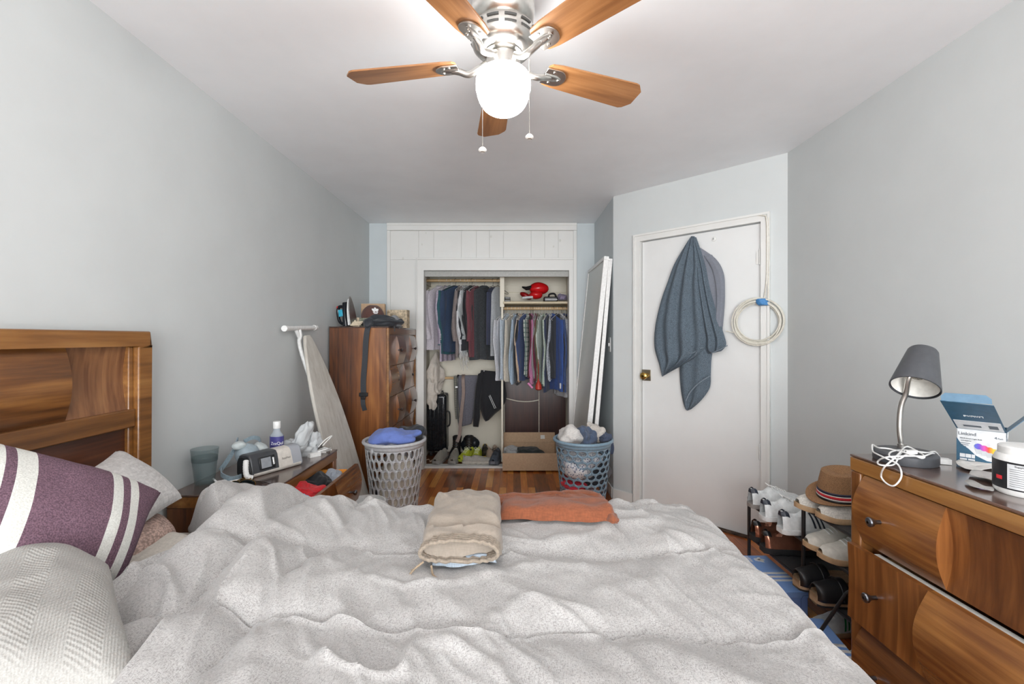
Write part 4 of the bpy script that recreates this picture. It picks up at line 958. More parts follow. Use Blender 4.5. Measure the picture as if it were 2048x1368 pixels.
left = [  # px, bottom py, yaw deg, hw, name, label, colour, extras
 (878, 700, 62, .20, 'shirt', 'pale lavender shirt at the left end of the upper closet rod', FB('lavender', (206, 200, 208)), dict(sl=.50)),
 (893, 722, 75, .19, 'shirt', 'mauve grey striped shirt behind the pale lavender shirt', FB('mauve_stripe', (178, 168, 184), (130, 120, 140), 'stripe_v', .4), dict(sl=.55)),
 (902, 708, 66, .20, 'blazer', 'dark teal jacket hanging left of the navy blazer', FB('teal_wool', (44, 88, 98)), dict(sl=.56)),
 (910, 704, 60, .20, 'blazer', 'navy blue blazer with silver cuff buttons in the left bay', FB('navy_wool', (52, 70, 98)), dict(sl=.52, buttons=wb_buttons)),
 (921, 714, 80, .18, 'blazer', 'taupe grey jacket hanging right of the navy blazer', FB('taupe_wool', (138, 128, 126)), dict(sl=.52)),
 (929, 706, 82, .18, 'shirt', 'white shirt in a clear cover between the taupe and black jackets', FB('white_shirt', (214, 216, 220)), dict(sl=.55)),
 (935, 712, 78, .18, 'shirt', 'light grey shirt just left of the black blazer', FB('grey_shirt', (170, 176, 178)), dict(sl=.5)),
 (943, 700, 64, .20, 'blazer', 'black blazer with cuff buttons in the middle of the left bay', FB('black_wool', (44, 46, 52)), dict(sl=.50, buttons=wb_buttons)),
 (951, 714, 74, .18, 'blazer', 'dusty maroon jacket between the black and charcoal blazers', FB('maroon_wool', (120, 66, 74)), dict(sl=.52)),
 (968, 720, 40, .17, 'blazer', 'charcoal tweed blazer turned towards the room in the left bay', FB('charcoal_tweed', (64, 68, 72), amt=.25), dict(sl=.54, thick=.028, buttons=plain('dark_button', (30, 30, 30)))),
 (986, 690, 66, .14, 'vest', 'dark slate blue trousers hanging behind the charcoal blazer', FB('slate_navy', (66, 72, 96)), dict(sl=0)),
 (996, 712, 58, .12, 'blouse', 'pale grey sleeveless top at the right end of the upper rod', FB('pale_grey_top', (176, 180, 184)), dict(sl=0)),
]
for i, (px, pb, yaw, hw, nm, lb, mt, kw) in enumerate(left):
    yw = math.radians(yaw)*(1 if i % 7 != 3 else 1)
    x = Xp(px, 4.85 if kw.get('sl', 1) == 0 else 4.80)
    nm2 = {'vest': 'trousers', 'blouse': 'sleeveless_top'}.get(nm, nm)
    g = garment(nm2, lb, mt, x, rodL, Zp(pb, 4.75), yw, hw=hw, seed=i, kind=nm if nm in ('shirt', 'blazer') else nm2.replace('_', ' '), thick=kw.pop('thick', .019), **kw)
    g['group'] = 'clothes on the left closet rod'
    if nm == 'vest': g['category'] = 'trousers'
    if nm == 'blouse': g['category'] = 'top'
    tag(hanger(x, rodL, yw, 'w' if i not in (3, 7, 9, 10, 11) else 'b'), 'white wire hanger hooked over the left closet rod' if i not in (3, 7, 9, 10, 11) else 'dark wire hanger hooked over the left closet rod', 'hanger', ('white' if i not in (3, 7, 9, 10, 11) else 'dark')+' hangers on the left closet rod')
right = [
 (1009, 762, 66, 'shirt', 'pale grey shirt at the left end of the right closet rod', FB('pale_grey_shirt', (206, 208, 214)), {}),
 (1016, 760, 72, 'shirt', 'ice blue shirt second from the left on the right rod', FB('ice_blue', (196, 208, 220)), {}),
 (1024, 764, 72, 'shirt', 'cream shirt between two pale blue shirts', FB('cream_shirt', (214, 206, 192)), {}),
 (1031, 768, 78, 'shirt', 'light sky blue shirt left of a thin black garment', FB('sky_shirt', (176, 196, 216)), {}),
 (1037, 770, 84, 'shirt', 'thin black shirt between the sky blue and beige shirts', FB('black_shirt', (36, 38, 44)), {}),
 (1041, 764, 80, 'shirt', 'warm beige shirt left of the denim blue shirt', FB('beige_shirt', (214, 190, 166)), {}),
 (1050, 762, 68, 'shirt', 'denim blue shirt in the left half of the right rod', FB('denim_shirt', (66, 86, 134)), {}),
 (1057, 752, 80, 'shirt', 'green and white plaid shirt right of the denim shirt', FB('plaid_shirt', (206, 212, 206), (96, 124, 116), 'plaid'), {}),
 (1062, 758, 86, 'shirt', 'wine red shirt hidden between plaid and striped shirts', FB('wine_shirt', (98, 34, 50)), {}),
 (1066, 768, 84, 'shirt', 'pink shirt in the middle of the right rod', FB('pink_shirt', (200, 130, 170)), {}),
 (1070, 756, 84, 'shirt', 'mid grey shirt in the middle of the right rod', FB('midgrey_shirt', (150, 148, 150)), {}),
 (1074, 760, 82, 'shirt', 'burgundy shirt left of the olive shirt', FB('burgundy_shirt', (110, 34, 60)), {}),
 (1078, 762, 82, 'shirt', 'olive khaki shirt right of the burgundy shirt', FB('olive_shirt', (110, 104, 80)), {}),
 (1084, 766, 74, 'shirt', 'white shirt with thin grey green stripes in the right half', FB('white_striped', (218, 222, 218), (150, 176, 164), 'stripe_v', .6), {}),
 (1091, 772, 82, 'shirt', 'pale green striped shirt left of the dark navy shirt', FB('green_striped', (196, 206, 196), (120, 150, 130), 'stripe_v', .5), {}),
 (1096, 784, 76, 'shirt', 'dark navy shirt left of a royal blue one', FB('dark_navy_shirt', (54, 64, 92)), {}),
 (1101, 762, 82, 'shirt', 'light shirt with small grey dots left of the royal blue shirt', FB('dotted_shirt', (200, 206, 214), (90, 100, 120), 'dots'), {}),
 (1107, 782, 68, 'shirt', 'royal blue long shirt in the right half of the right rod', FB('royal_blue_shirt', (58, 88, 156)), {'cuff': FB('white_shirt', (214, 216, 220))}),
 (1116, 758, 66, 'blazer', 'charcoal jacket right of the royal blue shirt', FB('charcoal_jacket', (54, 56, 60)), {}),
 (1124, 796, 74, 'shirt', 'white shirt with black speckled print near the right end', FB('speckled_shirt', (216, 218, 222), (50, 50, 60), 'dots', 1.3), {}),
 (1131, 784, 84, 'shirt', 'blue shirt at the right end of the right closet rod', FB('right_blue_shirt', (70, 90, 136)), {}),
]
for i, (px, pb, yaw, nm, lb, mt, kw) in enumerate(right):
    yw = math.radians(yaw); x = Xp(px, 4.82); bot = Zp(pb, 4.68)
    yw = -yw+PI if px > 1100 and i % 2 else yw
    g = garment(nm, lb, mt, x, rodR, bot, yw, hw=.185, thick=.012, seed=i+20, kind=nm, sl=min(.66, rodR-.1-bot-.04), flare=.02, **kw); g['group'] = 'clothes on the right closet rod'
    tag(hanger(x, rodR, yw, 'w' if i not in (8, 9, 17, 19) else 'b'), ('white' if i not in (8, 9, 17, 19) else 'dark')+' wire hanger hooked over the right closet rod', 'hanger', ('white' if i not in (8, 9, 17, 19) else 'dark')+' hangers on the right closet rod')
m = MB(); p = P(1077, 778, 4.62); m.lathe([(.003, .11), (.012, .08), (.03, .04), (.034, .0), (.02, -.012), (0, -.014)], 18, Matrix.Translation(p)); m.tube([p+Vector((0, 0, .11)), p+Vector((0, 0, .3))], .003, 6)
tag(m.build('ornament', plain('red_glitter', (196, 60, 44), .3, bump=.5, var=.3, sc=200)), 'red glittering bell hanging below the shirts on the right rod', 'ornament')
m = MB(); m.tube([P(1056, 766, 4.62), P(1065, 776, 4.62)], .012, 10); tag(m.build('hair_roller', plain('pink_plastic', (224, 140, 190), .4)), 'small pink roll dangling below the shirts beside the red bell', 'roll')
m = MB(); rn = random.Random(9)
for i in range(12):
    a = P(rn.uniform(921, 936), rn.uniform(704, 712), 4.66); b = P(rn.uniform(920, 944), rn.uniform(722, 742), 4.66+rn.uniform(-.03, .03)); m.tube([a, a.lerp(b, .5)+Vector((rn.uniform(-.01, .01), 0, 0)), b], .0028, 6)
m.blob(P(921, 712, 4.66), (.017, .017, .04), .2, 2, 1, 16, 12)
tag(m.build('hanger_cluster', glass('clear_hanger_plastic', (214, 214, 212), .1, alpha=.6), merge=False), 'cluster of clear plastic clip hangers below the jackets in the left bay', 'hangers')
# shelf items
hl = thing('boxing_glove', 'glossy red and black boxing glove piled on the closet shelf', 'glove', P(1070, 590, 4.8))
rg = plain('red_leather', (206, 22, 28), .25)
m = MB(); m.blob(P(1078, 577, 4.82), (.105, .08, .065), .08, 1.2, 3, 36, 24, ridge=False); m.blob(P(1072, 590, 4.78), (.07, .07, .045), .08, 1.2, 5, 30, 20, ridge=False); m.build('glove_body', rg, hl)
m = MB(); m.loft([[P(x_, y_, 4.80)+Vector((0, r*math.cos(a)*1.4, r*math.sin(a))) for a in [q_*PI/6 for q_ in range(12)]] for x_, y_, r in ((1044, 574, .008), (1052, 577, .02), (1062, 575, .022), (1070, 574, .02))]); m.build('black_trim', blackp, hl)
MB().tube([P(1045, 596, 4.76), P(1066, 594, 4.74)], .014, 10).build('cuff_strap', greypl, hl)
m = MB(); m.blob(P(1052, 592, 4.86), (.07, .06, .03), .1, 1.2, 8, 30, 18, T=Matrix.Rotation(.5, 4, 'Y'), ridge=False); tag(m.build('boxing_glove', plain('dark_red_leather', (150, 18, 24), .3)), 'dark red boxing glove lying under the glossy red one on the shelf', 'glove')
m = MB(); c = P(1101, 592, 4.78); m.box(c.x-.075, c.x+.07, c.y-.07, c.y+.07, zs, zs+.055); o = m.build('camera_bag', blackp, bevel=.012); tag(o, 'black case with a grey zip band on the closet shelf beside the gloves', 'bag')
MB().box(c.x-.06, c.x+.066, c.y-.0725, c.y-.07, zs+.02, zs+.027).build('zip_band', greypl, o)
MB().tube(spline([(c.x-.02, c.y, zs+.055), (c.x-.01, c.y, zs+.085), (c.x+.04, c.y, zs+.09), (c.x+.06, c.y, zs+.055)], 6), .01, 8).build('handle', blackp, o)
m = MB(); m.blob(P(1124, 596, 4.8)+Vector((0, 0, .004)), (.05, .06, .035), .3, 2.2, 4, flat=.8); tag(m.build('lilac_cloth', fabric('lilac_cloth', (150, 140, 168))), 'small lilac grey cloth at the right end of the closet shelf', 'cloth')
m = MB(); c = P(1016, 594, 4.75); m.box(c.x-.035, c.x+.025, c.y-.04, c.y+.04, zs, zs+.022); m.box(c.x-.03, c.x+.02, c.y-.03, c.y+.03, zs+.03, zs+.05); m.box(c.x-.035, c.x-.03, c.y-.03, c.y+.03, zs+.022, zs+.05); m.box(c.x+.02, c.x+.025, c.y-.03, c.y+.03, zs+.022, zs+.05); tag(m.build('film_camera', blackp, bevel=.003), 'small black gadget at the left end of the closet shelf', 'gadget')
# lower left bay: trousers, belts, hoodie
Yn = Vector((0, -1, 0)); greyt = fabric('grey_trousers', (112, 112, 122))
zr = .865+.016
m = drape([((913, 752), (956, 752)), ((914, 780), (953, 780)), ((917, 810), (950, 812)), ((921, 838), (945, 840)), ((924, 853), (942, 848))], (0, 4.92, 0), Yn, th=.012, amp=.012, nf=2, seed=2)
m.box(P(914, 0, 4.93).x, P(955, 0, 4.93).x, 4.925, 4.985, zr, zr+.012); o = m.build('trousers', greyt); tag(o, 'grey trousers folded over the low closet rod', 'trousers')
m = drape([((907, 752), (914, 752)), ((908, 780), (915, 780)), ((909, 810), (917, 812)), ((911, 838), (918, 838))], (0, 4.9, 0), Yn, th=.006, amp=.002, nf=1, seed=2, nu=6)
m.box(P(908, 0, 4.9).x, P(914, 0, 4.9).x, 4.905, 4.975, zr, zr+.006); tag(m.build('belt', fabric('woven_belt', (128, 128, 118), (90, 90, 84), 'plaid', 2)), 'grey woven belt hanging left of the grey trousers', 'belt')
o = ribbon([(P(926, 0, 4.88).x, 4.965, zr+.004), (P(926, 0, 4.88).x, 4.93, zr+.02), P(926, 760, 4.87), P(927, 785, 4.87), P(924, 815, 4.87), P(921, 845, 4.87), P(919, 870, 4.86), P(914, 884, 4.84)], .034, .002, Vector((1, 0, 0))).build('belt', plain('taupe_leather', (146, 128, 120), .6)); tag(o, 'long taupe leather belt hanging in front of the grey trousers', 'belt')
MB().tube([P(915, 752, 4.87), P(914, 800, 4.87), P(916, 845, 4.87)], .003, 6)
o = ribbon([(P(916, 0, 4.88).x, 4.965, zr+.01), P(915.5, 754, 4.885), P(914.5, 800, 4.885), P(915, 828, 4.88), P(919, 856, 4.87)], .014, .002, Vector((1, 0, 0))).build('belt', plain('black_leather', (24, 24, 26), .4)); tag(o, 'thin black leather belt with silver buckle between the woven belt and the trousers', 'belt')
MB().box(P(912, 0, 4.88).x-.008, P(912, 0, 4.88).x+.02, 4.868, 4.878, .765, .785, ).build('belt_buckle', steel, o, bevel=.002)
hd = thing('hoodie', 'black zip hoodie with reflective pocket zip slung over the closet rod', 'hoodie', P(975, 850, 4.80))
m = drape([((962, 740), (1004, 744)), ((957, 765), (1010, 768)), ((958, 790), (1013, 795)), ((960, 815), (1004, 815)), ((966, 835), (990, 828)), ((971, 843), (978, 840))], (0, 4.78, 0), Yn, th=.05, amp=.014, nf=2, seed=5, nu=40, nv=46)
m.box(P(962, 0, 4.8).x, P(1000, 0, 4.8).x, 4.80, 4.965, .86, .90); m.build('body', black_cloth, hd, bevel=.004)
drape([((956, 748), (968, 742)), ((951, 775), (965, 775)), ((948, 805), (961, 808)), ((946, 835), (960, 836)), ((946, 853), (957, 854))], (0, 4.77, 0), Yn, th=.04, amp=.008, nf=1, seed=7, nu=16, nv=34).build('sleeve', black_cloth, hd)
m = MB(); z_a = [P(980, 790, 4.68), P(988, 808, 4.68), P(992, 816, 4.68), P(989, 817, 4.68), P(985, 808, 4.68), P(978, 792, 4.68)]
m.tube(z_a, .0028, 8, closed=True); m.build('pocket_zip', plain('reflective_tape', (220, 222, 224), .4), hd)
MB().blob(P(968, 742, 4.72), (.007, .006, .007), 0, 1, 1, 12, 8, ridge=False).build('snap', wb_buttons, hd)
# suitcase
sc_ = thing('suitcase', 'black hard shell suitcase with vertical ribs standing in the closet', 'suitcase', P(870, 900, 4.80))
sx0, sx1, sz0, sz1 = -.932, P(893, 0, 4.90).x, .075, EYE-(788-CY)*4.92/F
shell = plain('black_shell', (30, 32, 36), .22)
m = MB(); sd0, sd1 = 4.89, 5.10
m.box(sx0, sx1, sd0, sd1, sz0, sz1); m.build('shell', shell, sc_, bevel=.035, seg=5)
m = MB()
for fx in (.18, .38, .58, .80): xx = lerp(sx0, sx1, fx); m.box(xx-.012, xx+.012, sd0-.008, sd0+.02, sz0+.05, sz1-.10)
m.build('ribs', shell, sc_, bevel=.007, seg=3)
MB().tube([(sx0+.04, 5.0, sz1-.004), (sx0+.04, 5.0, sz1+.02), (sx1-.05, 5.0, sz1+.02), (sx1-.05, 5.0, sz1-.004)], .008, 8).build('top_handle', blackp, sc_)
MB().tube(spline([(sx1-.003, 4.98, .50), (sx1+.022, 4.98, .48), (sx1+.024, 4.98, .36), (sx1-.003, 4.98, .33)], 6), .008, 8).build('side_handle', blackp, sc_)
MB().box(sx0-.002, sx1+.002, 4.99, 5.005, sz0-.001, sz1+.002).build('zip_seam', plain('zip_shade', (60, 60, 62), .5), sc_, bevel=.01)
for x in (sx0+.045, sx1-.045):
    for y in (4.935, 5.06): m = MB(); m.tube([(x-.012, y, .045), (x+.012, y, .045)], .026, 16); m.box(x-.016, x+.016, y-.014, y+.014, .055, .075); m.build('wheel', rubber, sc_)
# comforter on top
m = MB(); m.blob((-.842, 4.95, .90), (.085, .14, .20), .7, 2.6, 21, 90, 60); m.blob((-.862, 4.82, .72), (.058, .06, .17), .6, 1.9, 31, 70, 50)
tag(m.build('comforter', fabric('cream_comforter', (214, 206, 196), amt=.05, sc=.5)), 'bunched cream comforter stuffed above the suitcase', 'comforter')
m = MB(); m.blob(P(869, 782, 4.93), (.04, .05, .04), .3, 2.4, 2); tag(m.build('beige_cloth', fabric('beige_cloth', (196, 184, 166))), 'small beige cloth on top of the suitcase', 'cloth')
# ================= SHOES =================
def shoe(name, label, T, group, up, sole_c, L=.285, Wd=.098, lace=None, stripes=None, heel=None, chunky=0, low=0, style='sneaker', cat='shoe', open_top=True):
    """toe towards local +x, heel at 0"""
    root = thing(name, label, cat, (0, 0, 0)); root.matrix_world = T; W[root.name] = T.copy(); root.matrix_basis = T
    if group: root['group'] = group
    hwid = lambda t: Wd/2*(.70+.30*math.sin(min(1, t*1.6)*PI/2) if t < .5 else 1)*(1 if t < .74 else max(.0, 1-((t-.74)/.27)**2)**.5)*(1 if t > .05 else (.55+.45*(t/.05)**.6))*(1-.10*math.sin(PI*min(1, max(0, (t-.2)/.35))))
    NS = 26; st = .022+chunky*.012
    def outline(k, ex=0): return [( -ex+(L+2*ex)*t, (hwid(t)+ex)) for t in [i/NS for i in range(NS+1)]]
    m = MB(T); ou = outline(0, .003+.003*chunky); rings = []
    for z, s_ in ((0, .96), (.004, 1), (st*.7, 1), (st, .98)):
        rings.append([Vector((x*(1 if s_ == 1 else 1), y*s_, z+(.012*max(0, (x/L-.75)/.25)**2)+(chunky*.006*math.sin(x*110) if z < .01 else 0))) for x, y in ou]+[Vector((x, -y*s_, z+(.012*max(0, (x/L-.75)/.25)**2)+(chunky*.006*math.sin(x*110) if z < .01 else 0))) for x, y in ou[::-1]])
    rings = [[T_v for T_v in r] for r in rings]
    m.loft(rings).build('sole', sole_c, root)
    def hgt(t):
        pts = [(0, .078), (.06, .083), (.14, .070), (.30, .066), (.40, .082), (.50, .076), (.62, .060), (.76, .046), (.9, .040), (1, .028)]
        for (a, ha), (b, hb_) in zip(pts[:-1], pts[1:]):
            if a <= t <= b: return st+(lerp(ha, hb_, smooth(a, b, t)))*(1-low*.2)
        return st+.03
    m = MB(T); rings = []; NK = 20
    for i in range(NS+1):
        t = .006+.988*i/NS; hw_ = hwid(t)*.985+.0005; h = hgt(t); ring = []
        opening = t < .36
        for j in range(NK+1):
            a = PI*j/NK; c_, s_ = math.cos(a), math.sin(a)
            pw = .55
            y = hw_*math.copysign(abs(c_)**pw, c_)*(1-.34*(abs(s_)**1.5)*(1-.45*smooth(.4, .7, t))); z = st*.6+(h-st*.6)*abs(s_)**.8
            if opening and open_top:
                q = max(0, 1-abs(c_)/.50); z -= q**.5*.045*smooth(.03, .09, t)*(1-smooth(.22, .33, t))
            ring.append(Vector((L*t, y, z)))
        rings.append(ring)
    m.loft(rings, closed=False, caps=False)
    b0 = len(m.v)
    ob = m.build('upper', up, root)
    if open_top:
        MB(T).lathe([(0, 0), (.9, 0), (1, .004), (.5, .006), (0, .006)], 20, Matrix.Translation((L*.19, 0, st+.034)) @ Matrix.Diagonal((.036, .022, 1, 1))).build('insole', heel or lace or blackp, root)
    if lace:
        m = MB(T)
        for k in range(6):
            t = .40+k*.055; h = hgt(t)+.001; w_ = hwid(t)*.48
            m.tube(spline([(L*t, -w_, h-.009), (L*(t+.014), -w_*.4, h+.001), (L*(t+.02), w_*.4, h+.001), (L*(t+.005), w_, h-.009)], 4), .0028, 6)
        h = hgt(.38)
        for sgn in (-1, 1): m.tube(spline([(L*.39, 0, h+.004), (L*.36, sgn*.02, h+.015), (L*.42, sgn*.035, h+.006), (L*.44, sgn*.02, h+.003), (L*.4, 0, h+.006), (L*.48, sgn*.03, h-.006)], 5), .0024, 6)
        m.build('laces', lace, root, merge=False)
    def side_pt(t, f, sgn, ex=.0012):
        h = hgt(t); a = f*PI/2; c_, s_ = math.cos(a), math.sin(a); pw = .55
        y = (hwid(t)*.985)*abs(c_)**pw*(1-.34*(abs(s_)**1.5)*(1-.45*smooth(.4, .7, t))); z = st*.6+(h-st*.6)*abs(s_)**.8
        return Vector((L*t, sgn*(y+ex), z+ex*.3))
    if stripes:
        m = MB(T)
        for sgn in (-1, 1):
            for k in range(3):
                t0_ = .40+k*.065
                def g(u, v): return side_pt(t0_+.03*u-.06*v+.05, .12+.62*(1-v) if False else .10+.60*v, sgn)
                m.grid(g, 2, 8)
        m.build('stripes', stripes, root, merge=False)
    if heel:
        m = MB(T)
        def g(u, v):
            a = (u-.5)*PI; t = .02+.10*(1-math.cos(a)); return side_pt(max(.008, t*.9), .48+.5*v*.7, 1 if a > 0 else -1) if abs(a) > .25 else Vector((-.001, side_pt(.01, .5+.35*v, 1).y*a/.25*.95, side_pt(.01, .48+.35*v, 1).z))
        m.grid(g, 16, 6); m.build('heel_tab', heel, root, merge=False)
    return root
wl = plain('white_leather', (224, 226, 226), .4); navy_l = plain('navy_leather', (44, 50, 62), .4); gum = plain('gum_sole', (196, 164, 128), .5); wlace = plain('white_laces', (236, 236, 234), .8)
grey_rub = plain('grey_sole', (150, 146, 142), .6); creaml = plain('cream_leather', (214, 210, 200), .5); greysu = fabric('grey_suede', (150, 146, 136)); dlace = plain('dark_laces', (60, 60, 62), .8)
def on(x, y, z, a, tilt=0, roll=0): return Matrix.Translation((x, y, z)) @ Matrix.Rotation(a, 4, 'Z') @ Matrix.Rotation(tilt, 4, 'Y') @ Matrix.Rotation(roll, 4, 'X')
# closet floor shoes (facing the room: toe to -y)
dnw = -PI/2; cf = .0185
shoe('sneaker', 'grey suede trainer, left one of the pair by the suitcase', on(Xp(890, 4.85), 4.865, cf, dnw-.22), 'shoes on the closet floor', greysu, grey_rub, chunky=.6)
shoe('sneaker', 'grey suede trainer, right one of the pair by the suitcase', on(Xp(912, 4.87), 4.875, cf, dnw-.02), 'shoes on the closet floor', greysu, grey_rub, chunky=.6)
yl = plain('yellow_green_knit', (196, 206, 60), .6, bump=.3, var=.2, sc=150); yl2 = plain('lime_laces', (226, 230, 190), .7)
shoe('sneaker', 'yellow green running shoe, left one of its pair in the closet', on(Xp(945, 4.9), 4.93, cf, dnw-.42), 'shoes on the closet floor', yl, plain('lime_sole', (180, 190, 60), .5), lace=yl2, chunky=.4)
shoe('sneaker', 'yellow green running shoe, right one of its pair in the closet', on(Xp(958, 4.9), 4.93, cf, dnw-.10), 'shoes on the closet floor', yl, plain('lime_sole', (180, 190, 60), .5), lace=yl2, chunky=.4)
shoe('sneaker', 'beige trainer standing behind the wavy grey shoe in the closet', on(Xp(975, 4.9), 4.97, cf, dnw+.22), 'shoes on the closet floor', plain('beige_suede', (178, 158, 140), .8), gum)
shoe('sneaker', 'beige trainer on the right behind the blue grey trainer', on(Xp(988, 4.9), 5.04, cf, dnw+.25), 'shoes on the closet floor', plain('beige_suede', (178, 158, 140)), gum)
shoe('sneaker', 'blue grey knit trainer beside the cardboard box', on(Xp(994, 4.8)+.01, 4.84, cf+.004, dnw-.14), 'shoes on the closet floor', plain('blue_grey_knit', (84, 92, 104), .7, bump=.3, sc=120), plain('blue_grey_sole', (112, 118, 128), .6), lace=dlace, chunky=1.0, L=.30)
shoe('sneaker', 'pale grey trainer with a wavy ribbed sole lying in front of the yellow pair', on(Xp(926, 4.65), 4.645, .0225, .04, 0, 0) @ Matrix.Diagonal((1, 1, .68, 1)), 'shoes on the closet floor', plain('pale_grey_knit', (176, 172, 164), .7, bump=.4, sc=60), plain('pale_ribbed_sole', (196, 190, 180), .6), chunky=1.6, L=.30)
shoe('slipper', 'black and yellow shoe standing at the back of the closet floor', on(Xp(969, 5.0), 5.09, cf, dnw+.1), 'shoes on the closet floor', plain('black_yellow', (40, 36, 30), .5), plain('yellow_sole', (214, 180, 60), .5), heel=plain('yellow_lining', (220, 186, 60), .5), lace=None)
# black boots
for i, (px, rz_, lb) in enumerate(((916, -.5, 'black lace up boot with brown trim behind the grey trainers'), (938, .1, 'black lace up boot behind the yellow running shoes'))):
    T = on(Xp(px, 5.0), 5.06, cf, dnw+rz_*.4)
    bt = thing('boot', lb, 'boot', (0, 0, 0)); bt.matrix_basis = T; W[bt.name] = T.copy(); bt['group'] = 'black boots in the closet'
    bl = plain('black_boot_leather', (36, 34, 34), .45, bump=.4, sc=40)
    m = MB(T); m.loft([[Vector((cx_+rx*math.cos(a), ry*math.sin(a), z)) for a in [q_*PI/9 for q_ in range(18)]] for z, cx_, rx, ry in ((.02, .135, .14, .046), (.05, .13, .135, .048), (.075, .10, .10, .044), (.10, .065, .062, .042), (.15, .055, .056, .044), (.2, .05, .06, .05), (.205, .05, .05, .042), (.16, .055, .045, .036))]); m.build('upper', bl, bt)
    m = MB(T); m.loft([[Vector((.135+.147*math.cos(a), .05*math.sin(a), z)) for a in [q_*PI/9 for q_ in range(18)]] for z in (0, .024)]); m.build('sole', rubber, bt)
    m = MB(T)
    for k in range(6): z = .07+k*.022; x = .155-k*.012; m.tube([(x-.01, -.03, z), (x+.01, 0, z+.006), (x-.01, .03, z)], .003, 6)
    m.build('laces', plain('brown_laces', (92, 76, 60), .8), bt, merge=False)
m = MB(); m.blob((Xp(945, 5.0)-.03, 5.03, .10+.02), (.10, .05, .085), .3, 2.2, 5); tag(m.build('black_bag', plain('black_nylon_bag', (30, 34, 40), .4)), 'slumped black bag on the closet floor behind the yellow shoes', 'bag')
m = MB(); m.tube(spline([P(848, 915, 4.72)+Vector((0, 0, .0)), P(856, 905, 4.75), P(862, 912, 4.72), P(868, 904, 4.8), P(866, 900, 4.86)], 6), .0035, 6)
for v in range(len(m.v)): m.v[v].z = max(m.v[v].z*0+.024+(m.v[v].z-m.v[0].z)*0, .022)+(m.v[v].z % .003)
m = MB(); m.tube(spline([(-.92, 4.72, .024), (-.885, 4.78, .026), (-.86, 4.72, .024), (-.83, 4.79, .028), (-.80, 4.77, .024), (-.86, 4.69, .024)], 6), .0035, 6)
tag(m.build('charging_cable', plain('beige_cable', (210, 190, 170), .6)), 'thin beige cable on the closet floor beside the suitcase', 'cable')
# ================= CARDBOARD BOX =================
cb = thing('cardboard_box', 'open brown cardboard box with raised flaps on the floor in front of the closet', 'box', P(1061, 940, 4.6))
bx0, bx1, by0, by1, bh = P(1005, 0, 4.43).x, P(1119, 0, 4.43).x, 4.43, 4.90, .178
MB().box(bx0, bx1, by0, by0+.005, .022, bh).build('front_panel', cardboard, cb, bevel=.001)
MB().box(bx0, bx1, by1-.005, by1, .022, bh).build('back_panel', cardboard, cb, bevel=.001)
MB().box(bx0, bx0+.005, by0+.005, by1-.005, .022, bh).build('side_panel', cardboard, cb)
MB().box(bx1-.005, bx1, by0+.005, by1-.005, .022, bh).build('side_panel', cardboard, cb)
MB().box(bx0, bx1, by0, by1, .0225, .027).build('bottom_panel', cardboard, cb)
fl = MB(frame((0, by1, bh), Vector((1, 0, 0)), Vector((0, .35, .94)).normalized(), Vector((0, -.94, .35)).normalized())).box(bx0, bx1, 0, .105, 0, .004).build('flap', cardboard, cb)
T = frame((0, by1, bh), Vector((1, 0, 0)), Vector((0, .35, .94)).normalized(), Vector((0, -.94, .35)).normalized())
MB(T).box(bx0+.40, bx0+.445, .035, .075, .004, .005).build('shipping_label', plain('white_paper', (232, 230, 224), .7), fl)
MB(frame((0, by0, bh), Vector((1, 0, 0)), Vector((0, -.10, -.995)).normalized(), Vector((0, -.995, .1)).normalized())).box(bx0, bx1, 0, .165, .0005, .0045).build('flap', cardboard, cb, bevel=.001)
MB(frame((bx1, by0, bh), Vector((0, 1, 0)), Vector((.55, 0, -.83)).normalized(), Vector((.83, 0, .55)).normalized())).box(.02, by1-by0-.02, 0, .10, .0005, .0045).build('flap', cardboard, cb)
MB().blob((.14, 4.66, .09), (.19, .17, .075), .3, 2.4, 5, flat=.8).build('dark_clothes', fabric('dark_green_black_cloth', (40, 46, 46)))
tag(bpy.data.objects['dark_clothes'], 'dark clothes heaped inside the open cardboard box', 'clothes')
m = MB(); m.blob((-.02, 4.68, .12), (.08, .17, .05), .4, 3, 6); tag(m.build('plastic_wrap', bagm), 'clear plastic wrapping in the left side of the open cardboard box', 'plastic wrap')
# floor bits
m = MB(); c = Z(1078, 989, 0); m.tube([(c.x+.035*math.cos(a*PI/12), c.y+.035*math.sin(a*PI/12), .003) for a in range(24)], .0028, 6, closed=True); tag(m.build('hair_tie', plain('beige_cable', (210, 190, 170))), 'small beige hair tie on the wooden floor', 'hair tie')
m = MB(); m.tube(spline([Z(1122, 992, .006), Z(1108, 996, .006), Z(1099, 1004, .006), Z(1104, 1008, .006)], 6), .004, 6); c = Z(1112, 1006, .01); m.box(c.x-.03, c.x+.03, c.y-.012, c.y+.012, 0, .018)
tag(m.build('power_plug', blackp), 'black plug and cable on the floor left of the blue laundry basket', 'plug')
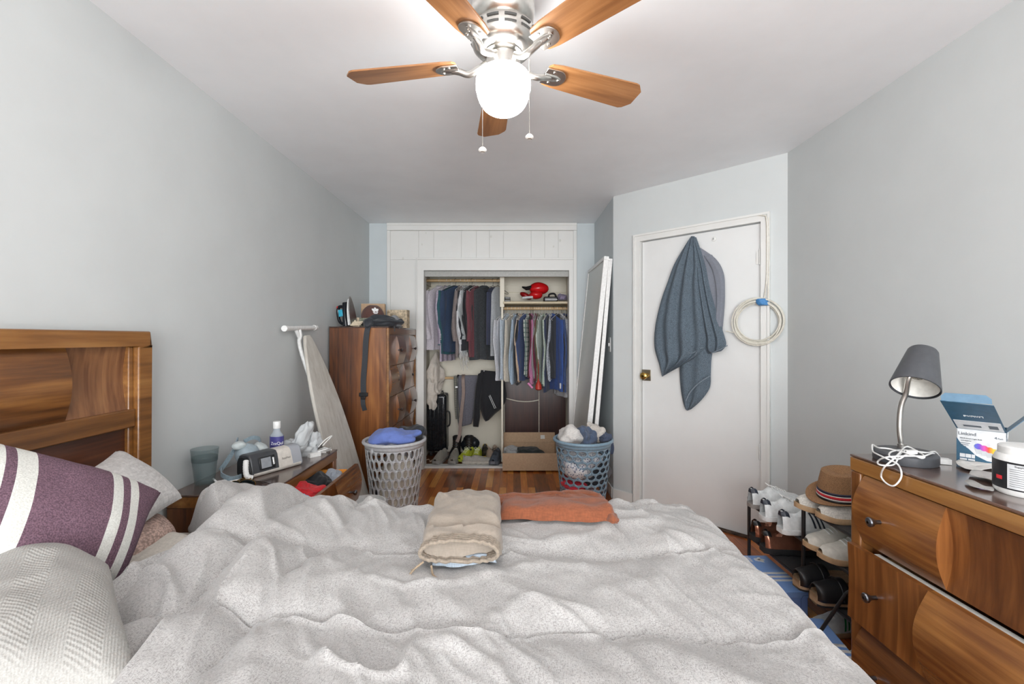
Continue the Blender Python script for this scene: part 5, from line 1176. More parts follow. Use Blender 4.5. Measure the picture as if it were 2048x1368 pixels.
# ================= LAUNDRY BASKETS =================
def basket(name, label, cx, cy, H_, rt, rb, mat, style, seed):
    T = Matrix.Translation((cx, cy, .001)); root = thing(name, label, 'laundry basket', (cx, cy, 0)); m = MB(T)
    def pt(u, v, ex=0):
        r = lerp(rb, rt, v**.9)+ex; a = 2*PI*u; return Vector((r*math.cos(a), r*math.sin(a), lerp(.0, H_, v)))
    v0, v1 = .045, .93
    m.grid(lambda u, v: pt(u, v*v0), 60, 1, wu=True); m.grid(lambda u, v: pt(u, v1+v*(1-v1)), 60, 2, wu=True)
    nr = 8 if style == 'oval' else 12; ncol = 27 if style == 'oval' else 18; K = 20
    for r in range(nr):
        for c in range(ncol):
            u0 = (c+.5*(r % 2))/ncol; du = 1/ncol; va = v0+(v1-v0)*r/nr; dv = (v1-v0)/nr
            vs = []; fs = []
            for k in range(K):
                a = 2*PI*(k+.5)/K; ca, sa = math.cos(a), math.sin(a); s_ = max(abs(ca), abs(sa))
                bx, by = .5+.5*ca/s_, .5+.5*sa/s_
                if style == 'oval': hx, hy = .5+.33*ca, .5+.44*sa
                else: hx, hy = .5+.42*math.copysign(abs(ca)**1.1, ca), .5+.40*math.copysign(abs(sa)**1.0, sa)
                vs.append(pt(u0+du*bx, va+dv*by)); vs.append(pt(u0+du*hx, va+dv*hy, .0))
            for k in range(K): j = (k+1) % K; fs.append((2*k, 2*j, 2*j+1, 2*k+1))
            m.add(vs, fs)
    m.build('basket_wall', mat, root, solid=.004, merge=False)
    MB(T).lathe([(0, .002), (rb, .002), (rb, .008), (0, .008)], 40).build('basket_bottom', mat, root)
    MB(T).tube([(1.03*rt*math.cos(a), 1.03*rt*math.sin(a), H_) for a in [i*2*PI/60 for i in range(60)]], .012, 10, closed=True).build('rim', mat, root)
    return root
LB_ = (-.84, 3.23); basket('laundry_basket', 'tall light grey laundry basket with oval holes beside the chest', *LB_, .575, .205, .145, greypl, 'oval', 1)
RB_ = (.508, 3.30); basket('laundry_basket', 'tall blue grey laundry basket with lattice holes near the door', *RB_, .565, .20, .140, blueplastic, 'lattice', 2)
def stuff_in(cx, cy, specs):
    for nm, mt, (dx, dy, z), r, sd, lb, amp in specs:
        m = MB().blob((cx+dx, cy+dy, z), r, amp*1.5, 1.9, sd, 84, 52); tag(m.build(nm, mt), lb, 'clothes', 'laundry in the '+('grey' if cx < 0 else 'blue')+' basket')
peri = fabric('periwinkle_cotton', (112, 134, 206), amt=.05)
stuff_in(*LB_, [
 ('t_shirt', peri, (.01, -.03, .605), (.165, .13, .055), 3, 'periwinkle blue t-shirt on top of the grey laundry basket', .22),
 ('t_shirt', fabric('light_grey_jersey', (196, 198, 202)), (-.07, -.06, .545), (.12, .11, .05), 4, 'pale grey t-shirt under the blue one on the grey laundry basket', .25),
 ('trousers', nyl, (.10, .10, .60), (.10, .09, .05), 6, 'black garment at the back of the grey laundry basket', .3),
 ('towel', fabric('cream_towel', (216, 206, 190)), (.02, .0, .27), (.135, .135, .22), 7, 'cream towel seen through the holes of the grey laundry basket', .16),
 ('trousers', fabric('dark_navy_cloth', (40, 44, 58)), (-.06, .02, .13), (.10, .10, .10), 8, 'dark navy garment at the bottom of the grey laundry basket', .2)])
stuff_in(*RB_, [
 ('t_shirt', fabric('off_white_jersey', (214, 210, 206)), (-.075, -.03, .60), (.095, .11, .065), 3, 'off white t-shirt on the left of the blue laundry basket', .28),
 ('t_shirt', fabric('slate_blue_jersey', (78, 92, 116)), (.02, -.05, .59), (.065, .10, .065), 4, 'slate blue garment in the middle of the blue laundry basket', .35),
 ('t_shirt', fabric('cream_jersey', (208, 200, 192)), (.085, .03, .60), (.06, .09, .06), 5, 'cream garment on the right of the blue laundry basket', .3),
 ('t_shirt', fabric('light_print_jersey', (206, 206, 208), (96, 104, 130), 'dots', .7), (-.02, -.02, .40), (.15, .15, .10), 7, 'light printed garment showing through the upper holes of the blue basket', .2),
 ('t_shirt', fabric('charcoal_jersey', (46, 50, 58)), (.05, 0, .33), (.13, .13, .09), 12, 'charcoal garment showing through the middle holes of the blue basket', .2),
 ('t_shirt', fabric('red_jersey', (176, 36, 52)), (-.05, -.03, .26), (.11, .11, .06), 9, 'red garment showing through the holes of the blue basket', .25),
 ('t_shirt', fabric('pink_white_jersey', (222, 206, 208), (200, 90, 130), 'dots', .6), (.01, -.01, .13), (.125, .125, .11), 10, 'pink and white garment low down in the blue basket', .22)])
m = drape([((1203, 876), (1220, 870)), ((1208, 884), (1226, 882)), ((1212, 896), (1228, 896)), ((1215, 908), (1225, 909))], (0, 3.25, 0), Vector((.2, -1, 0)), th=.02, amp=.008, nf=1, seed=3, nu=14, nv=20)
m.blob((.66, 3.27, .585), (.05, .05, .035), .3, 2.5, 4); tag(m.build('sock', fabric('dark_slate_jersey', (66, 76, 98))), 'dark slate sleeve hanging over the right rim of the blue basket', 'clothes')
# ================= LEANING PANELS =================
def panel(name, label, xb, xt, y0, y1, h, mat, th=.03, frame_w=.03, yb=0):
    o = Vector((xb, y0+yb, .012)); upv = Vector((xt-xb, -yb, h)).normalized(); yv = Vector((0, 1, 0)); nx = upv.cross(yv).normalized()
    T = frame(o, yv, upv, nx); 
    if nx.x > 0: nx = -nx
    T = frame(o, yv, upv, nx); Lh = Vector((xt-xb, -yb, h)).length; Wd_ = y1-y0
    root = thing(name, label, 'panel door', (xb, (y0+y1)/2, 0))
    MB(T).box(.003, Wd_-.003, .003, Lh-.003, -th+.002, -.002).build('slab', mat, root)
    MB(T).box(0, Wd_, 0, frame_w, -th-.001, .006).box(0, Wd_, Lh-frame_w, Lh, -th-.001, .006).box(0, frame_w*.8, frame_w, Lh-frame_w, -th-.001, .006).box(Wd_-frame_w*.8, Wd_, frame_w, Lh-frame_w, -th-.001, .006).build('frame', whitepl, root, bevel=.002)
    return root
pan = plain('pale_grey_door_skin', (204, 208, 204), .3, var=.02)
panel('sliding_door', 'white framed sliding closet door leaning against the passage wall, nearer the closet', .55, .748, 3.70, 4.50, 1.955, pan, th=.034)
panel('sliding_door', 'plain white sliding door leaning between the framed one and the passage wall', .622, .785, 3.70, 4.46, 1.935, whitepl, th=.024, frame_w=.02)
# ================= TOWEL, SHIRT, CABLE ON THE DOOR =================
DP = Vector((XS, YC, 0))
towm = knit('slate_towel', (104, 118, 130), 190, .5)
shm = fabric('grey_shirt_door', (122, 126, 136), amt=.05)
sh = thing('shirt', 'grey long sleeved shirt hanging on the door behind the towel', 'shirt', doorpt(1425, 700, 0))
drape([((1384, 490), (1402, 496)), ((1376, 515), (1432, 518)), ((1372, 545), (1447, 545)), ((1378, 600), (1450, 580)), ((1390, 650), (1448, 630)), ((1395, 700), (1440, 690))], DP+nn*.0, nn, th=.02, amp=.010, nf=3, seed=4, nu=34).build('body', shm, sh)
drape([((1405, 508), (1425, 510)), ((1425, 540), (1447, 545)), ((1434, 590), (1451, 585)), ((1433, 630), (1449, 625)), ((1432, 665), (1446, 662))], DP, nn, th=.03, amp=.006, nf=1, seed=8, nu=14, off=.008).build('sleeve', shm, sh)
drape([((1366, 530), (1382, 520)), ((1345, 540), (1370, 545)), ((1350, 552), (1370, 560))], DP, nn, th=.02, amp=.004, nf=1, seed=8, nu=10, nv=12, off=.003).build('sleeve', shm, sh)
tw = thing('bath_towel', 'slate grey ribbed bath towel hanging from the hook on the white door', 'towel', doorpt(1385, 820, 0))
m = MB()
drape([((1386, 474), (1393, 474)), ((1374, 492), (1400, 492)), ((1352, 530), (1409, 530)), ((1339, 565), (1410, 565)), ((1325, 605), (1413, 605)), ((1314, 655), (1418, 655)), ((1313, 695), (1418, 690)), ((1322, 728), (1400, 712)), ((1328, 753), (1345, 743))], DP, nn, th=.02, amp=.036, nf=3.4, seed=1.2, nu=56, nv=60, off=.03, mb=m)
drape([((1386, 474), (1396, 476)), ((1390, 500), (1406, 505)), ((1395, 540), (1416, 540)), ((1398, 580), (1424, 580)), ((1404, 630), (1438, 630)), ((1410, 670), (1453, 675)), ((1412, 695), (1455, 691)), ((1420, 708), (1446, 702))], DP, nn, th=.018, amp=.028, nf=2.4, seed=3.4, nu=36, nv=50, off=.028, mb=m)
drape([((1372, 640), (1412, 640)), ((1368, 690), (1426, 690)), ((1362, 725), (1424, 722)), ((1361, 750), (1423, 748)), ((1364, 785), (1421, 775)), ((1370, 812), (1404, 800)), ((1376, 821), (1384, 818))], DP, nn, th=.02, amp=.018, nf=2, seed=5.4, nu=36, nv=40, off=.012, mb=m)
m.build('terry_cloth', towm, tw)
hem = plain('towel_hem', (120, 132, 142), .9)
def dpt(a, off): return doorpt(a[0], a[1], off)
for of, rr_, pts_ in ((.055, .0035, ((1371, 705), (1385, 706), (1398, 698), (1407, 695))), (.055, .005, ((1372, 802), (1380, 785), (1398, 766), (1420, 752))), (.062, .003, ((1423, 706), (1438, 700), (1455, 691)))):
    MB().tube(spline([dpt(q_, of) for q_ in pts_], 6), rr_, 6).build('hem', hem, tw)
cbm = plain('cream_coax', (216, 212, 200), .5)
cc_ = doorpt(1516, 644, .03); Rr = .148
m = MB(); rn = random.Random(4)
for k in range(7):
    r0 = Rr*(.84+.045*k*.6+rn.uniform(-.02, .02)); ox, oz, of = rn.uniform(-.008, .008), rn.uniform(-.01, .01), .006+rn.uniform(0, .02)
    m.tube([cc_+dn*(r0*math.cos(a)+ox)+Vector((0, 0, 1))*(r0*1.0*math.sin(a)+oz)+nn*(of-.018) for a in [i*2*PI/48 for i in range(48)]], .0044, 6, closed=True)
xc = door_s(1530)
pts = [doorpt(1528, 600, .03), doorpt(1533, 560, .026), doorpt(1534, 500, .025), doorpt(1533, 440, .026), doorpt(1526, 431, .026), doorpt(1500, 432, .012), doorpt(1460, 440, .008), doorpt(1400, 448, .008), doorpt(1330, 460, .008), doorpt(1285, 468, .008)]
m.tube(spline(pts, 8), .0038, 6)
m.tube(spline([doorpt(1536, 600, .03), doorpt(1537, 560, .026), doorpt(1538, 500, .024), doorpt(1537, 435, .024)], 6), .0038, 6)
m.tube(spline([doorpt(1470, 665, .03), doorpt(1480, 672, .034), doorpt(1500, 678, .03)], 5), .0035, 6); m.tube([doorpt(1452, 662, .03), doorpt(1462, 664, .03), doorpt(1472, 666, .03)], [.004, .003, .0035], 8)
cabl = m.build('coaxial_cable', cbm, merge=False); tag(cabl, 'coil of cream coaxial cable hung beside the door hinge, running over the door frame', 'cable')
m = drape([((1515, 598), (1536, 597)), ((1513, 605), (1540, 604)), ((1520, 612), (1543, 611))], DP, nn, th=.028, amp=.006, nf=2, seed=2, nu=16, nv=12, off=.022)
tag(m.build('masking_tape', plain('blue_tape', (70, 130, 186), .6)), 'blue masking tape holding the coiled cable at the top', 'tape')
# ================= DRESSER =================
RXF, RY0, RY1, RZT = 1.10, .30, 1.487, .923; RXB = 1.62
ds = thing('dresser', 'long walnut dresser with curved drawer fronts in the right foreground', 'dresser', ((RXF+RXB)/2, (RY0+RY1)/2, 0))
MB().box(RXF, RXB, RY0, RY1, RZT-.008, RZT).build('top', walnut_top, ds, bevel=.003)
MB().box(RXF, RXB-.002, RY0+.001, RY1-.001, RZT-.052, RZT-.009).build('top_frame', light_edge, ds, bevel=.003)
for y in (RY0+.002, RY1-.042): MB().box(RXF+.002, RXF+.045, y, y+.04, 0, RZT-.053).build('post', walnut, ds, bevel=.004); MB().box(RXF+.045, RXB-.004, y+.004, y+.026, .1, RZT-.053).build('side_panel', walnut_board_x, ds, bevel=.002); MB().box(RXB-.05, RXB-.005, y, y+.04, 0, .1).build('leg', walnut, ds)
MB().box(RXB-.02, RXB-.006, RY0+.04, RY1-.04, .1, RZT-.053).build('back_panel', walnut_y, ds)
MB().box(RXF+.03, RXB-.02, RY0+.04, RY1-.04, .12, .14).box(RXF+.012, RXF+.03, RY0+.04, RY1-.04, .12, .17).build('bottom_rail', walnut_y, ds)
zrow = [(.652, .866), (.410, .645), (.175, .402)]
sw = (RY1-.045-(RY0+.045))/4
for c in range(2):
    ya = RY0+.047+c*2*sw; yb = ya+2*sw-.004
    for r, (za, zb_) in enumerate(zrow):
        opened = (r == 1 and c == 1); xf = RXF+.012-(.036 if opened else 0)
        am = [-.010, .034] if r % 2 == 0 else [.034, -.004]
        d_ = curved(xf, -1, ya, yb+(.024 if opened else 0), za, zb_, am, n=24, bow=.008).build('drawer', walnut_front, ds)
        for fy in ((.78,) if c == 1 else (.5,)):
            i = int(fy*2); off = am[i]; knob(Vector((xf-max(off, -.002), lerp(ya, yb, fy+(.03 if r == 0 else .06)), (za+zb_)/2-(.0 if r == 0 else .0))), -1, d_, 1.0)
        if opened:
            MB().box(xf+.02, RXB-.06, ya+.02, ya+.032, za+.02, zb_-.03).box(xf+.02, RXB-.06, yb-.032, yb-.02, za+.02, zb_-.03).box(xf+.02, RXB-.06, ya+.03, yb-.03, za+.02, za+.03).build('drawer_box', drawer_in, d_)
            liner = MB(); liner.box(xf+.021, xf+.055, ya+.035, yb-.035, za+.04, zb_-.012); 
            tag(liner.build('folded_paper', plain('white_paper', (232, 230, 224), .7)), 'white folded paper showing over the edge of the pulled dresser drawer', 'paper')
# lamp
lx, ly = Xp(1810, 1.39), 1.39
lm_ = thing('desk_lamp', 'small desk lamp with dark grey cone shade and gooseneck on the dresser', 'lamp', (lx, ly, RZT)); T = Matrix.Translation((lx, ly, RZT+.0005))
shade_m = plain('dark_grey_lamp', (72, 74, 78), .45)
MB(T).lathe([(0, 0), (.077, 0), (.079, .004), (.079, .026), (.074, .032), (0, .034)], 48).build('base', shade_m, lm_)
pb = Vector((lx+.020, ly+.035, RZT+.034)); n1 = P(1800, 828, pb.y); n2 = P(1804, 806, pb.y-.004); sc0 = P(1829, 776, 1.37)
stp = [pb, P(1799, 860, pb.y), n1, n2, P(1812, 786, 1.412), sc0+Vector((.006, .026, .030)), sc0+Vector((.028, .026, .055))]
MB().tube(spline(stp, 10), .0075, 14).build('gooseneck', nickel, lm_)
MB().tube([pb, Vector((pb.x, pb.y, pb.z+.012))], .012, 14).build('collar', nickel, lm_)
ax = Vector((.5, .35, .79)).normalized(); xx = Vector((1, 0, -.18)).normalized(); xx = (xx-ax*xx.dot(ax)).normalized(); yy = ax.cross(xx)
ST = frame(sc0, xx, yy, ax)
sh_ = MB(ST).lathe([(.058, .0), (.061, 0), (.061, .005), (.038, .133), (.035, .138), (0, .139), (0, .136), (.034, .134), (.057, .005)], 48).build('lamp_shade', shade_m, lm_)
MB(ST).lathe([(.0565, .005), (.044, .05), (0, .054)], 40).build('reflector', plain('white_reflector', (226, 224, 218), .3), sh_)
MB(ST).lathe([(.016, .052), (.016, .040), (.012, .038), (.010, .046), (0, .046)], 20).build('lamp_socket', plain('worn_socket', (170, 166, 156), .5, var=.4, sc=300), sh_)
# cable on dresser
zt = RZT+.004
m = MB()
base_pts = [Z(1888, 922, zt), Z(1868, 908, RZT+.03), Z(1848, 905, RZT+.04), Z(1825, 902, RZT+.04), Z(1800, 900, RZT+.04), Z(1780, 905, RZT+.038), Z(1782, 915, RZT+.03), Z(1812, 920, RZT+.02), Z(1850, 915, RZT+.035), Z(1830, 900, RZT+.04), Z(1812, 893, RZT+.045), Z(1800, 905, RZT+.04), Z(1785, 920, RZT+.03), Z(1768, 935, RZT+.006), P(1762, 952, 1.345), P(1772, 966, 1.32), P(1787, 972, 1.295), P(1800, 960, 1.282), P(1803, 945, 1.282), Z(1795, 928, RZT+.012), Z(1775, 918, RZT+.03), Z(1748, 905, RZT+.03), Z(1745, 900, RZT+.02), Z(1760, 896, RZT+.04), Z(1785, 899, RZT+.04), Z(1822, 910, RZT+.04), Z(1815, 922, RZT+.006), Z(1790, 930, RZT+.006), Z(1760, 930, RZT+.006), Z(1756, 922, RZT+.01), Z(1775, 914, RZT+.036), Z(1830, 912, RZT+.04), Z(1855, 915, RZT+.03), Z(1884, 919, zt)]
bps = spline(base_pts, 8)
for p_ in bps:
    dd_ = ((p_.x-lx)**2+(p_.y-ly)**2)**.5
    if dd_ < .084: p_.z = max(p_.z, RZT+.0375)
    elif p_.x > RXF-.002: p_.z = max(p_.z, RZT+.0035)
for _ in range(3): bps = [bps[0]]+[(bps[i-1]+bps[i]*2+bps[i+1])/4 for i in range(1, len(bps)-1)]+[bps[-1]]
m.tube(bps, .0023, 7); c = Z(1886, 925, zt); m.box(-.014, .016, -.012, .012, -.003, .012, RZ(-.4, c)); c = Z(1825, 907, RZT+.04); m.box(-.016, .012, -.006, .006, -.001, .01, RZ(.3, c))
tag(m.build('lamp_cord', whitepl, merge=False), 'white cord tangled over the lamp base and drooping over the dresser edge', 'cable')
# smart bulb box
bA = Z(1913, 921, RZT); bB = Z(2014, 935.5, RZT); fu = (bB-bA); fw = fu.length; fu.normalize(); fv = Vector((-fu.y, fu.x, 0)); BH = .0
BH = EYE-(866-CY)*bB.y/F-RZT
T = frame(bA+Vector((0, 0, .001)), fu, fv, Vector((0, 0, 1))); fd = .11
teal = plain('petrol_blue_print', (50, 92, 118), .45); tealin = plain('dusty_blue_card', (98, 130, 154), .5)
bxr = thing('light_bulb_box', 'petrol blue and white light bulb carton with open flaps on the dresser', 'box', bA)
MB(T).box(0, fw, 0, .002, 0, BH).build('front_panel', plain('carton_white', (226, 228, 230), .45), bxr)
MB(T).box(fw-.002, fw, 0, fd, 0, BH).box(0, .002, 0, fd, 0, BH).box(0, fw, fd-.002, fd, 0, BH).build('side_panel', teal, bxr)
MB(T).box(0, fw, 0, fd, 0, .002).build('bottom_panel', teal, bxr)
# curved blue swoosh at lower left and base band
sw_ = [(0, 0), (fw, 0), (fw, .008), (fw*.62, .010), (fw*.40, .022), (fw*.25, .040), (fw*.1, .052), (0, .072)]
FT_ = T @ Matrix.Rotation(PI/2, 4, 'X')
MB(FT_).prism(sw_, .0008, z0=.0002).build('swoosh', teal, bxr, smooth=False)
pr = plain('grey_print_dark', (96, 104, 112), .6)
sq = fw/.155
textmesh('Linkind', .020*sq, FT_ @ Matrix.Translation((fw*.22, BH*.84, .001)), 'lettering', pr, bxr)
textmesh('Wi-Fi Smart Light Bulb', .0075*sq, FT_ @ Matrix.Translation((fw*.30, BH*.70, .001)), 'lettering', pr, bxr)
textmesh('A19 RGBTW', .006*sq, FT_ @ Matrix.Translation((fw*.2, BH*.63, .001)), 'lettering', pr, bxr)
m = MB(FT_)
for k, wl_ in enumerate((.2, .17, .12)): m.box(fw*.08, fw*(.08+wl_), BH*(.55-k*.05), BH*(.565-k*.05), .0005, .001)
m.build('small_print', pr, bxr, smooth=False)
textmesh('4', .016*sq, FT_ @ Matrix.Translation((fw*.79, BH*.80, .001)), 'lettering', pr, bxr); textmesh('Pack', .009*sq, FT_ @ Matrix.Translation((fw*.88, BH*.79, .001)), 'lettering', pr, bxr)
# printed bulbs with rainbow heads
rb = N('rainbow_print'); tc = rb.n('TexCoord'); sx_ = rb.n('SeparateXYZ'); rb.l(tc.outputs['UV'], sx_.inputs[0])
rb.col(rb.ramp(sx_.outputs[0], [(0, srgb((90, 120, 210))), (.2, srgb((120, 90, 210))), (.4, srgb((230, 90, 180))), (.55, srgb((240, 90, 60))), (.75, srgb((240, 200, 60))), (1, srgb((120, 200, 90)))])); rb.set(Roughness=.5)
for k in range(4):
    m = MB(FT_); cx_ = fw*(.45+.11*k); cy_ = BH*(.50-.035*k); hd_ = [(cx_+fw*.085*math.cos(a*PI/12), cy_+BH*.085*math.sin(a*PI/12)) for a in range(24)]
    m.prism(hd_, .0008, z0=.0004+.0003*k); o = m.build('bulb_picture', rb.m, bxr, smooth=False)
    uv = o.data.uv_layers.new(name='UVMap')
    Ti = FT_.inverted()
    for l in o.data.loops: p = Ti @ (W[o.name] @ o.data.vertices[l.vertex_index].co); uv.data[l.index].uv = ((p.x-fw*.36)/(fw*.52), (p.y)/BH)
    MB(FT_).prism([(cx_-fw*.08, cy_-.004), (cx_+fw*.08, cy_-.004), (cx_+fw*.04, cy_-BH*.22), (cx_-fw*.04, cy_-BH*.22)], .0006, z0=.0003+.0003*k).build('bulb_picture', plain('carton_silver', (204, 208, 212), .4), bxr, smooth=False)
m = MB(FT_)
for a, b, c_, d_ in ((.07, .18, .13, .24), (.19, .30, .13, .24), (.31, .38, .13, .24), (.07, .22, .05, .10), (.24, .38, .05, .10)): m.box(fw*a, fw*b, BH*c_, BH*d_, .0011, .0014)
m.build('badges', plain('carton_white', (226, 228, 230)), bxr, smooth=False)
ST_ = frame(T @ Vector((fw, 0, 0)), fv, Vector((0, 0, 1)), fu)
m = MB(ST_)
for i in range(3):
    for j in range(3): cx_, cy_ = .022+.028*i, BH*.85-.030*j; m.tube([(cx_+.008*math.cos(a*PI/8), cy_+.008*math.sin(a*PI/8), .0008) for a in range(16)], .0008, 4, closed=True); m.box(cx_-.003, cx_+.003, cy_-.003, cy_+.003, .0003, .001); m.box(cx_-.009, cx_+.009, cy_-.0145, cy_-.0125, .0003, .001)
m.build('icons', whitepr, bxr, smooth=False, merge=False)
# flaps
up1 = Vector((0, 0, 1))
o1 = T @ Vector((0, 0, BH)); tgt = P(1880, 800, bA.y-.09); fvv = (tgt-o1); FLt = frame(o1, fu, fvv.normalized(), fu.cross(fvv.normalized())); fl_l = fvv.length
fp = MB(FLt).add([(0, 0, 0), (fw, 0, 0), (fw, fl_l*.95, 0), (0, fl_l, 0), (0, 0, .002), (fw, 0, .002), (fw, fl_l*.95, .002), (0, fl_l, .002)], [(0, 1, 2, 3), (4, 5, 6, 7), (0, 1, 5, 4), (1, 2, 6, 5), (2, 3, 7, 6), (3, 0, 4, 7)]).build('front_flap', teal, bxr, smooth=False)
MB(FLt).box(.004, fw-.004, .004, fl_l*.34, .0021, .0026).build('white_band', plain('carton_white', (226, 228, 230)), fp, smooth=False)
MB(FLt).box(.02, fw*.55, fl_l*.12, fl_l*.18, .0027, .003).box(fw*.7, fw*.88, fl_l*.10, fl_l*.22, .0027, .003).build('small_print', pr, fp, smooth=False)
textmesh('Linkind', .021*sq, FLt @ Matrix.Translation((fw*.5, fl_l*.52, .0022)) @ Matrix.Rotation(PI, 4, 'Z'), 'lettering', whitepr, fp)
tt = FLt @ Matrix.Translation((0, fl_l*.985, 0)) @ Matrix.Rotation(-.9, 4, 'X')
MB(tt).prism([(0.002, 0), (fw-.002, 0), (fw-.002, .014), (fw-.012, .024), (.012, .024), (.002, .014)], .0015).build('tuck_tab', tealin, fp, smooth=False)
s1 = T @ Vector((fw, 0, BH)); MB(frame(s1, fv, (fu*.55+up1*.7-fv*.15).normalized(), (fu*.7-up1*.55).normalized())).add([(0.01, 0, 0), (fd, 0, 0), (fd-.012, .07, 0), (.0, .075, 0), (0.01, 0, .0015), (fd, 0, .0015), (fd-.012, .07, .0015), (.0, .075, .0015)], [(0, 1, 2, 3), (4, 5, 6, 7), (0, 1, 5, 4), (1, 2, 6, 5), (2, 3, 7, 6), (3, 0, 4, 7)]).build('side_flap', tealin, bxr, smooth=False)
s1 = T @ Vector((0, 0, BH)); MB(frame(s1, fv, (-fu*.05+up1*.2+fu*.9).normalized(), up1)).box(.01, fd-.01, 0, .05, 0, .0015).build('side_flap', tealin, bxr)
# tub of powder
jx, jy = 1.243, 1.10; jr = .058; T = Matrix.Translation((jx, jy, RZT+.0005))
jar = thing('supplement_tub', 'white supplement tub with black nutrition label at the dresser front edge', 'tub', (jx, jy, RZT))
MB(T).lathe([(0, 0), (.054, 0), (jr, .006), (jr, .082), (.053, .094), (.046, .098), (0, .098)], 48).build('tub_body', whitepl, jar)
MB(T).lathe([(0, .092), (.049, .092), (.050, .095), (.050, .112), (.047, .115), (0, .117)], 48).build('tub_lid', whitepl, jar)
MB(T).lathe([(jr+.0004, .014), (jr+.001, .014), (jr+.001, .080), (jr+.0004, .080)], 48).build('label_band', plain('black_label', (34, 36, 40), .35), jar)
def cylpatch(a0, a1, z0, z1, ex): return MB().grid(lambda u, v: Vector((jx+(jr+ex)*math.cos(lerp(a0, a1, u)), jy+(jr+ex)*math.sin(lerp(a0, a1, u)), RZT+lerp(z0, z1, v))), 16, 1)
pp_ = cylpatch(-2.98, -1.55, .018, .076, .0016).build('nutrition_panel', plain('silver_label', (206, 208, 210), .4), jar)
ww = lambda a0, z: wrapcyl(jx, jy, RZT+z, jr+.0016, a0)
for k in range(9): cylpatch(-2.90, -1.72-.04*(k % 3), .064-.005*k, .0652-.005*k, .002).build('print_line', plain('label_print', (110, 112, 114), .5), pp_)
textmesh('Supplement Facts', .0068, None, 'lettering', plain('label_print', (110, 112, 114)), pp_, wrap=ww(-2.35, .072))
cylpatch(-3.42, -3.16, .035, .044, .0016).build('red_mark', plain('red_print', (220, 50, 60), .4), jar)
# torn paper
def paper(name, pts, z, seed, label, mat, curl=.008):
    P3 = [Z(*p, RZT+z) for p in pts]; c = sum(P3, Vector())/len(P3); m = MB(); R_ = spline([Vector((p.x, p.y, 0)) for p in P3], 5, closed=True)
    rings = []
    for s_ in (.02, .35, .7, 1):
        rings.append([Vector((lerp(c.x, p.x, s_), lerp(c.y, p.y, s_), RZT+.002+z+curl*s_*s_*(.5+noise.noise(Vector((p.x*25, p.y*25, seed)))))) for p in R_])
    m.loft(rings, caps=False); o = m.build(name, mat, smooth=True); q = o.modifiers.new('solid', 'SOLIDIFY'); q.thickness = .0006
    tag(o, label, 'paper'); return o
paper('torn_paper', [(1913, 926), (1945, 925), (1996, 928), (1996, 940), (1950, 944), (1920, 936)], .002, 1, 'white torn paper under the front of the light bulb carton', plain('white_paper', (232, 230, 224)))
paper('torn_paper', [(1938, 950), (1948, 945), (1990, 952), (1993, 968), (1965, 962), (1940, 956)], .002, 4, 'middle scrap of torn white packaging on the dresser', plain('silver_paper', (206, 204, 200), .5))
paper('torn_paper', [(1929, 966), (1945, 965), (1965, 974), (1986, 978), (1985, 985), (1965, 982), (1945, 978)], .001, 7, 'jagged grey scrap of torn packaging nearest the dresser edge', plain('grey_scrap', (176, 174, 170), .6))
# ================= SHOE RACK =================
rk = thing('shoe_rack', 'black metal shoe rack with grey fabric tiers beside the dresser', 'shoe rack', (1.45, 2.1, 0))
rx0, rx1 = 1.30, 1.61; yA, yB, yC_ = 2.506, 2.036, 1.64
def leg(p0, p1, r=.0085): return MB().tube([p0, p1], r, 10).build('post', blackm, rk)
leg((rx0, yA, 0), (rx0, yA, .425)); leg((rx1, yA, 0), (rx1, yA, .425)); leg((rx0, yB, .195), (rx0, yB, .565)); leg((rx1, yB, 0), (rx1, yB, .565)); leg((rx1, yC_, 0), (rx1, yC_, .565)); leg((rx0, yC_, .33), (rx0, yC_, .565))
MB().tube([(rx0, yC_+.02, .42), (1.245, 1.70, .345), (1.172, 1.765, .133)], .0065, 10).build('folding_leg', blackm, rk)
meshm = plain('rack_fabric', (58, 58, 60), .6, bump=.2)
for z, ya, yb in ((.21, yC_, yA), (.39, yC_, yA), (.54, yC_, yB)):
    MB().tube([(rx0, ya, z), (rx0, yb, z)], .007, 8).tube([(rx1, ya, z), (rx1, yb, z)], .007, 8).tube([(rx0, yb, z), (rx1, yb, z)], .006, 8).tube([(rx0, ya, z), (rx1, ya, z)], .006, 8).build('shelf_rail', blackm, rk)
    MB().box(rx0+.004, rx1-.004, ya+.004, yb-.004, z-.002, z+.003).build('shelf_fabric', meshm, rk)
for z in (.06,): MB().tube([(rx1, yC_, z), (rx1, yA, z)], .006, 8).build('shelf_rail', blackm, rk)
G = 'shoes on the rack'
def rs(nm, lb, x, y, z, a, up, sl, **k): return shoe(nm, lb, on(x, y, z, a), G, up, sl, **k)
rs('sneaker', 'white trainer with dark heel tab at the far end of the middle tier', 1.265, 2.43, .398, .10, wl, grey_rub, lace=wlace, heel=navy_l)
rs('sneaker', 'white trainer with dark heel tab and trefoil, second from the far end', 1.24, 2.265, .398, .08, wl, wl, lace=wlace, heel=navy_l)
s3 = rs('sneaker', 'white trainer with navy toe stripe and loose laces beside the middle post', 1.24, 2.115, .398, .02, wl, wl, lace=wlace, heel=navy_l, stripes=navy_l, L=.30)
copper = plain('copper_foam', (186, 128, 104), .22, metal=.7)
rs('sneaker', 'metallic copper and black trainer at the far end of the lower tier', 1.285, 2.44, .217, .02, copper, rubber, lace=dlace, heel=blackp, chunky=.5, L=.30, Wd=.105)
rs('sneaker', 'metallic copper and black trainer nearer the middle post', 1.27, 2.315, .217, -.05, copper, rubber, lace=dlace, heel=blackp, chunky=.5, L=.30, Wd=.105)
cv = fabric('white_canvas', (218, 214, 206))
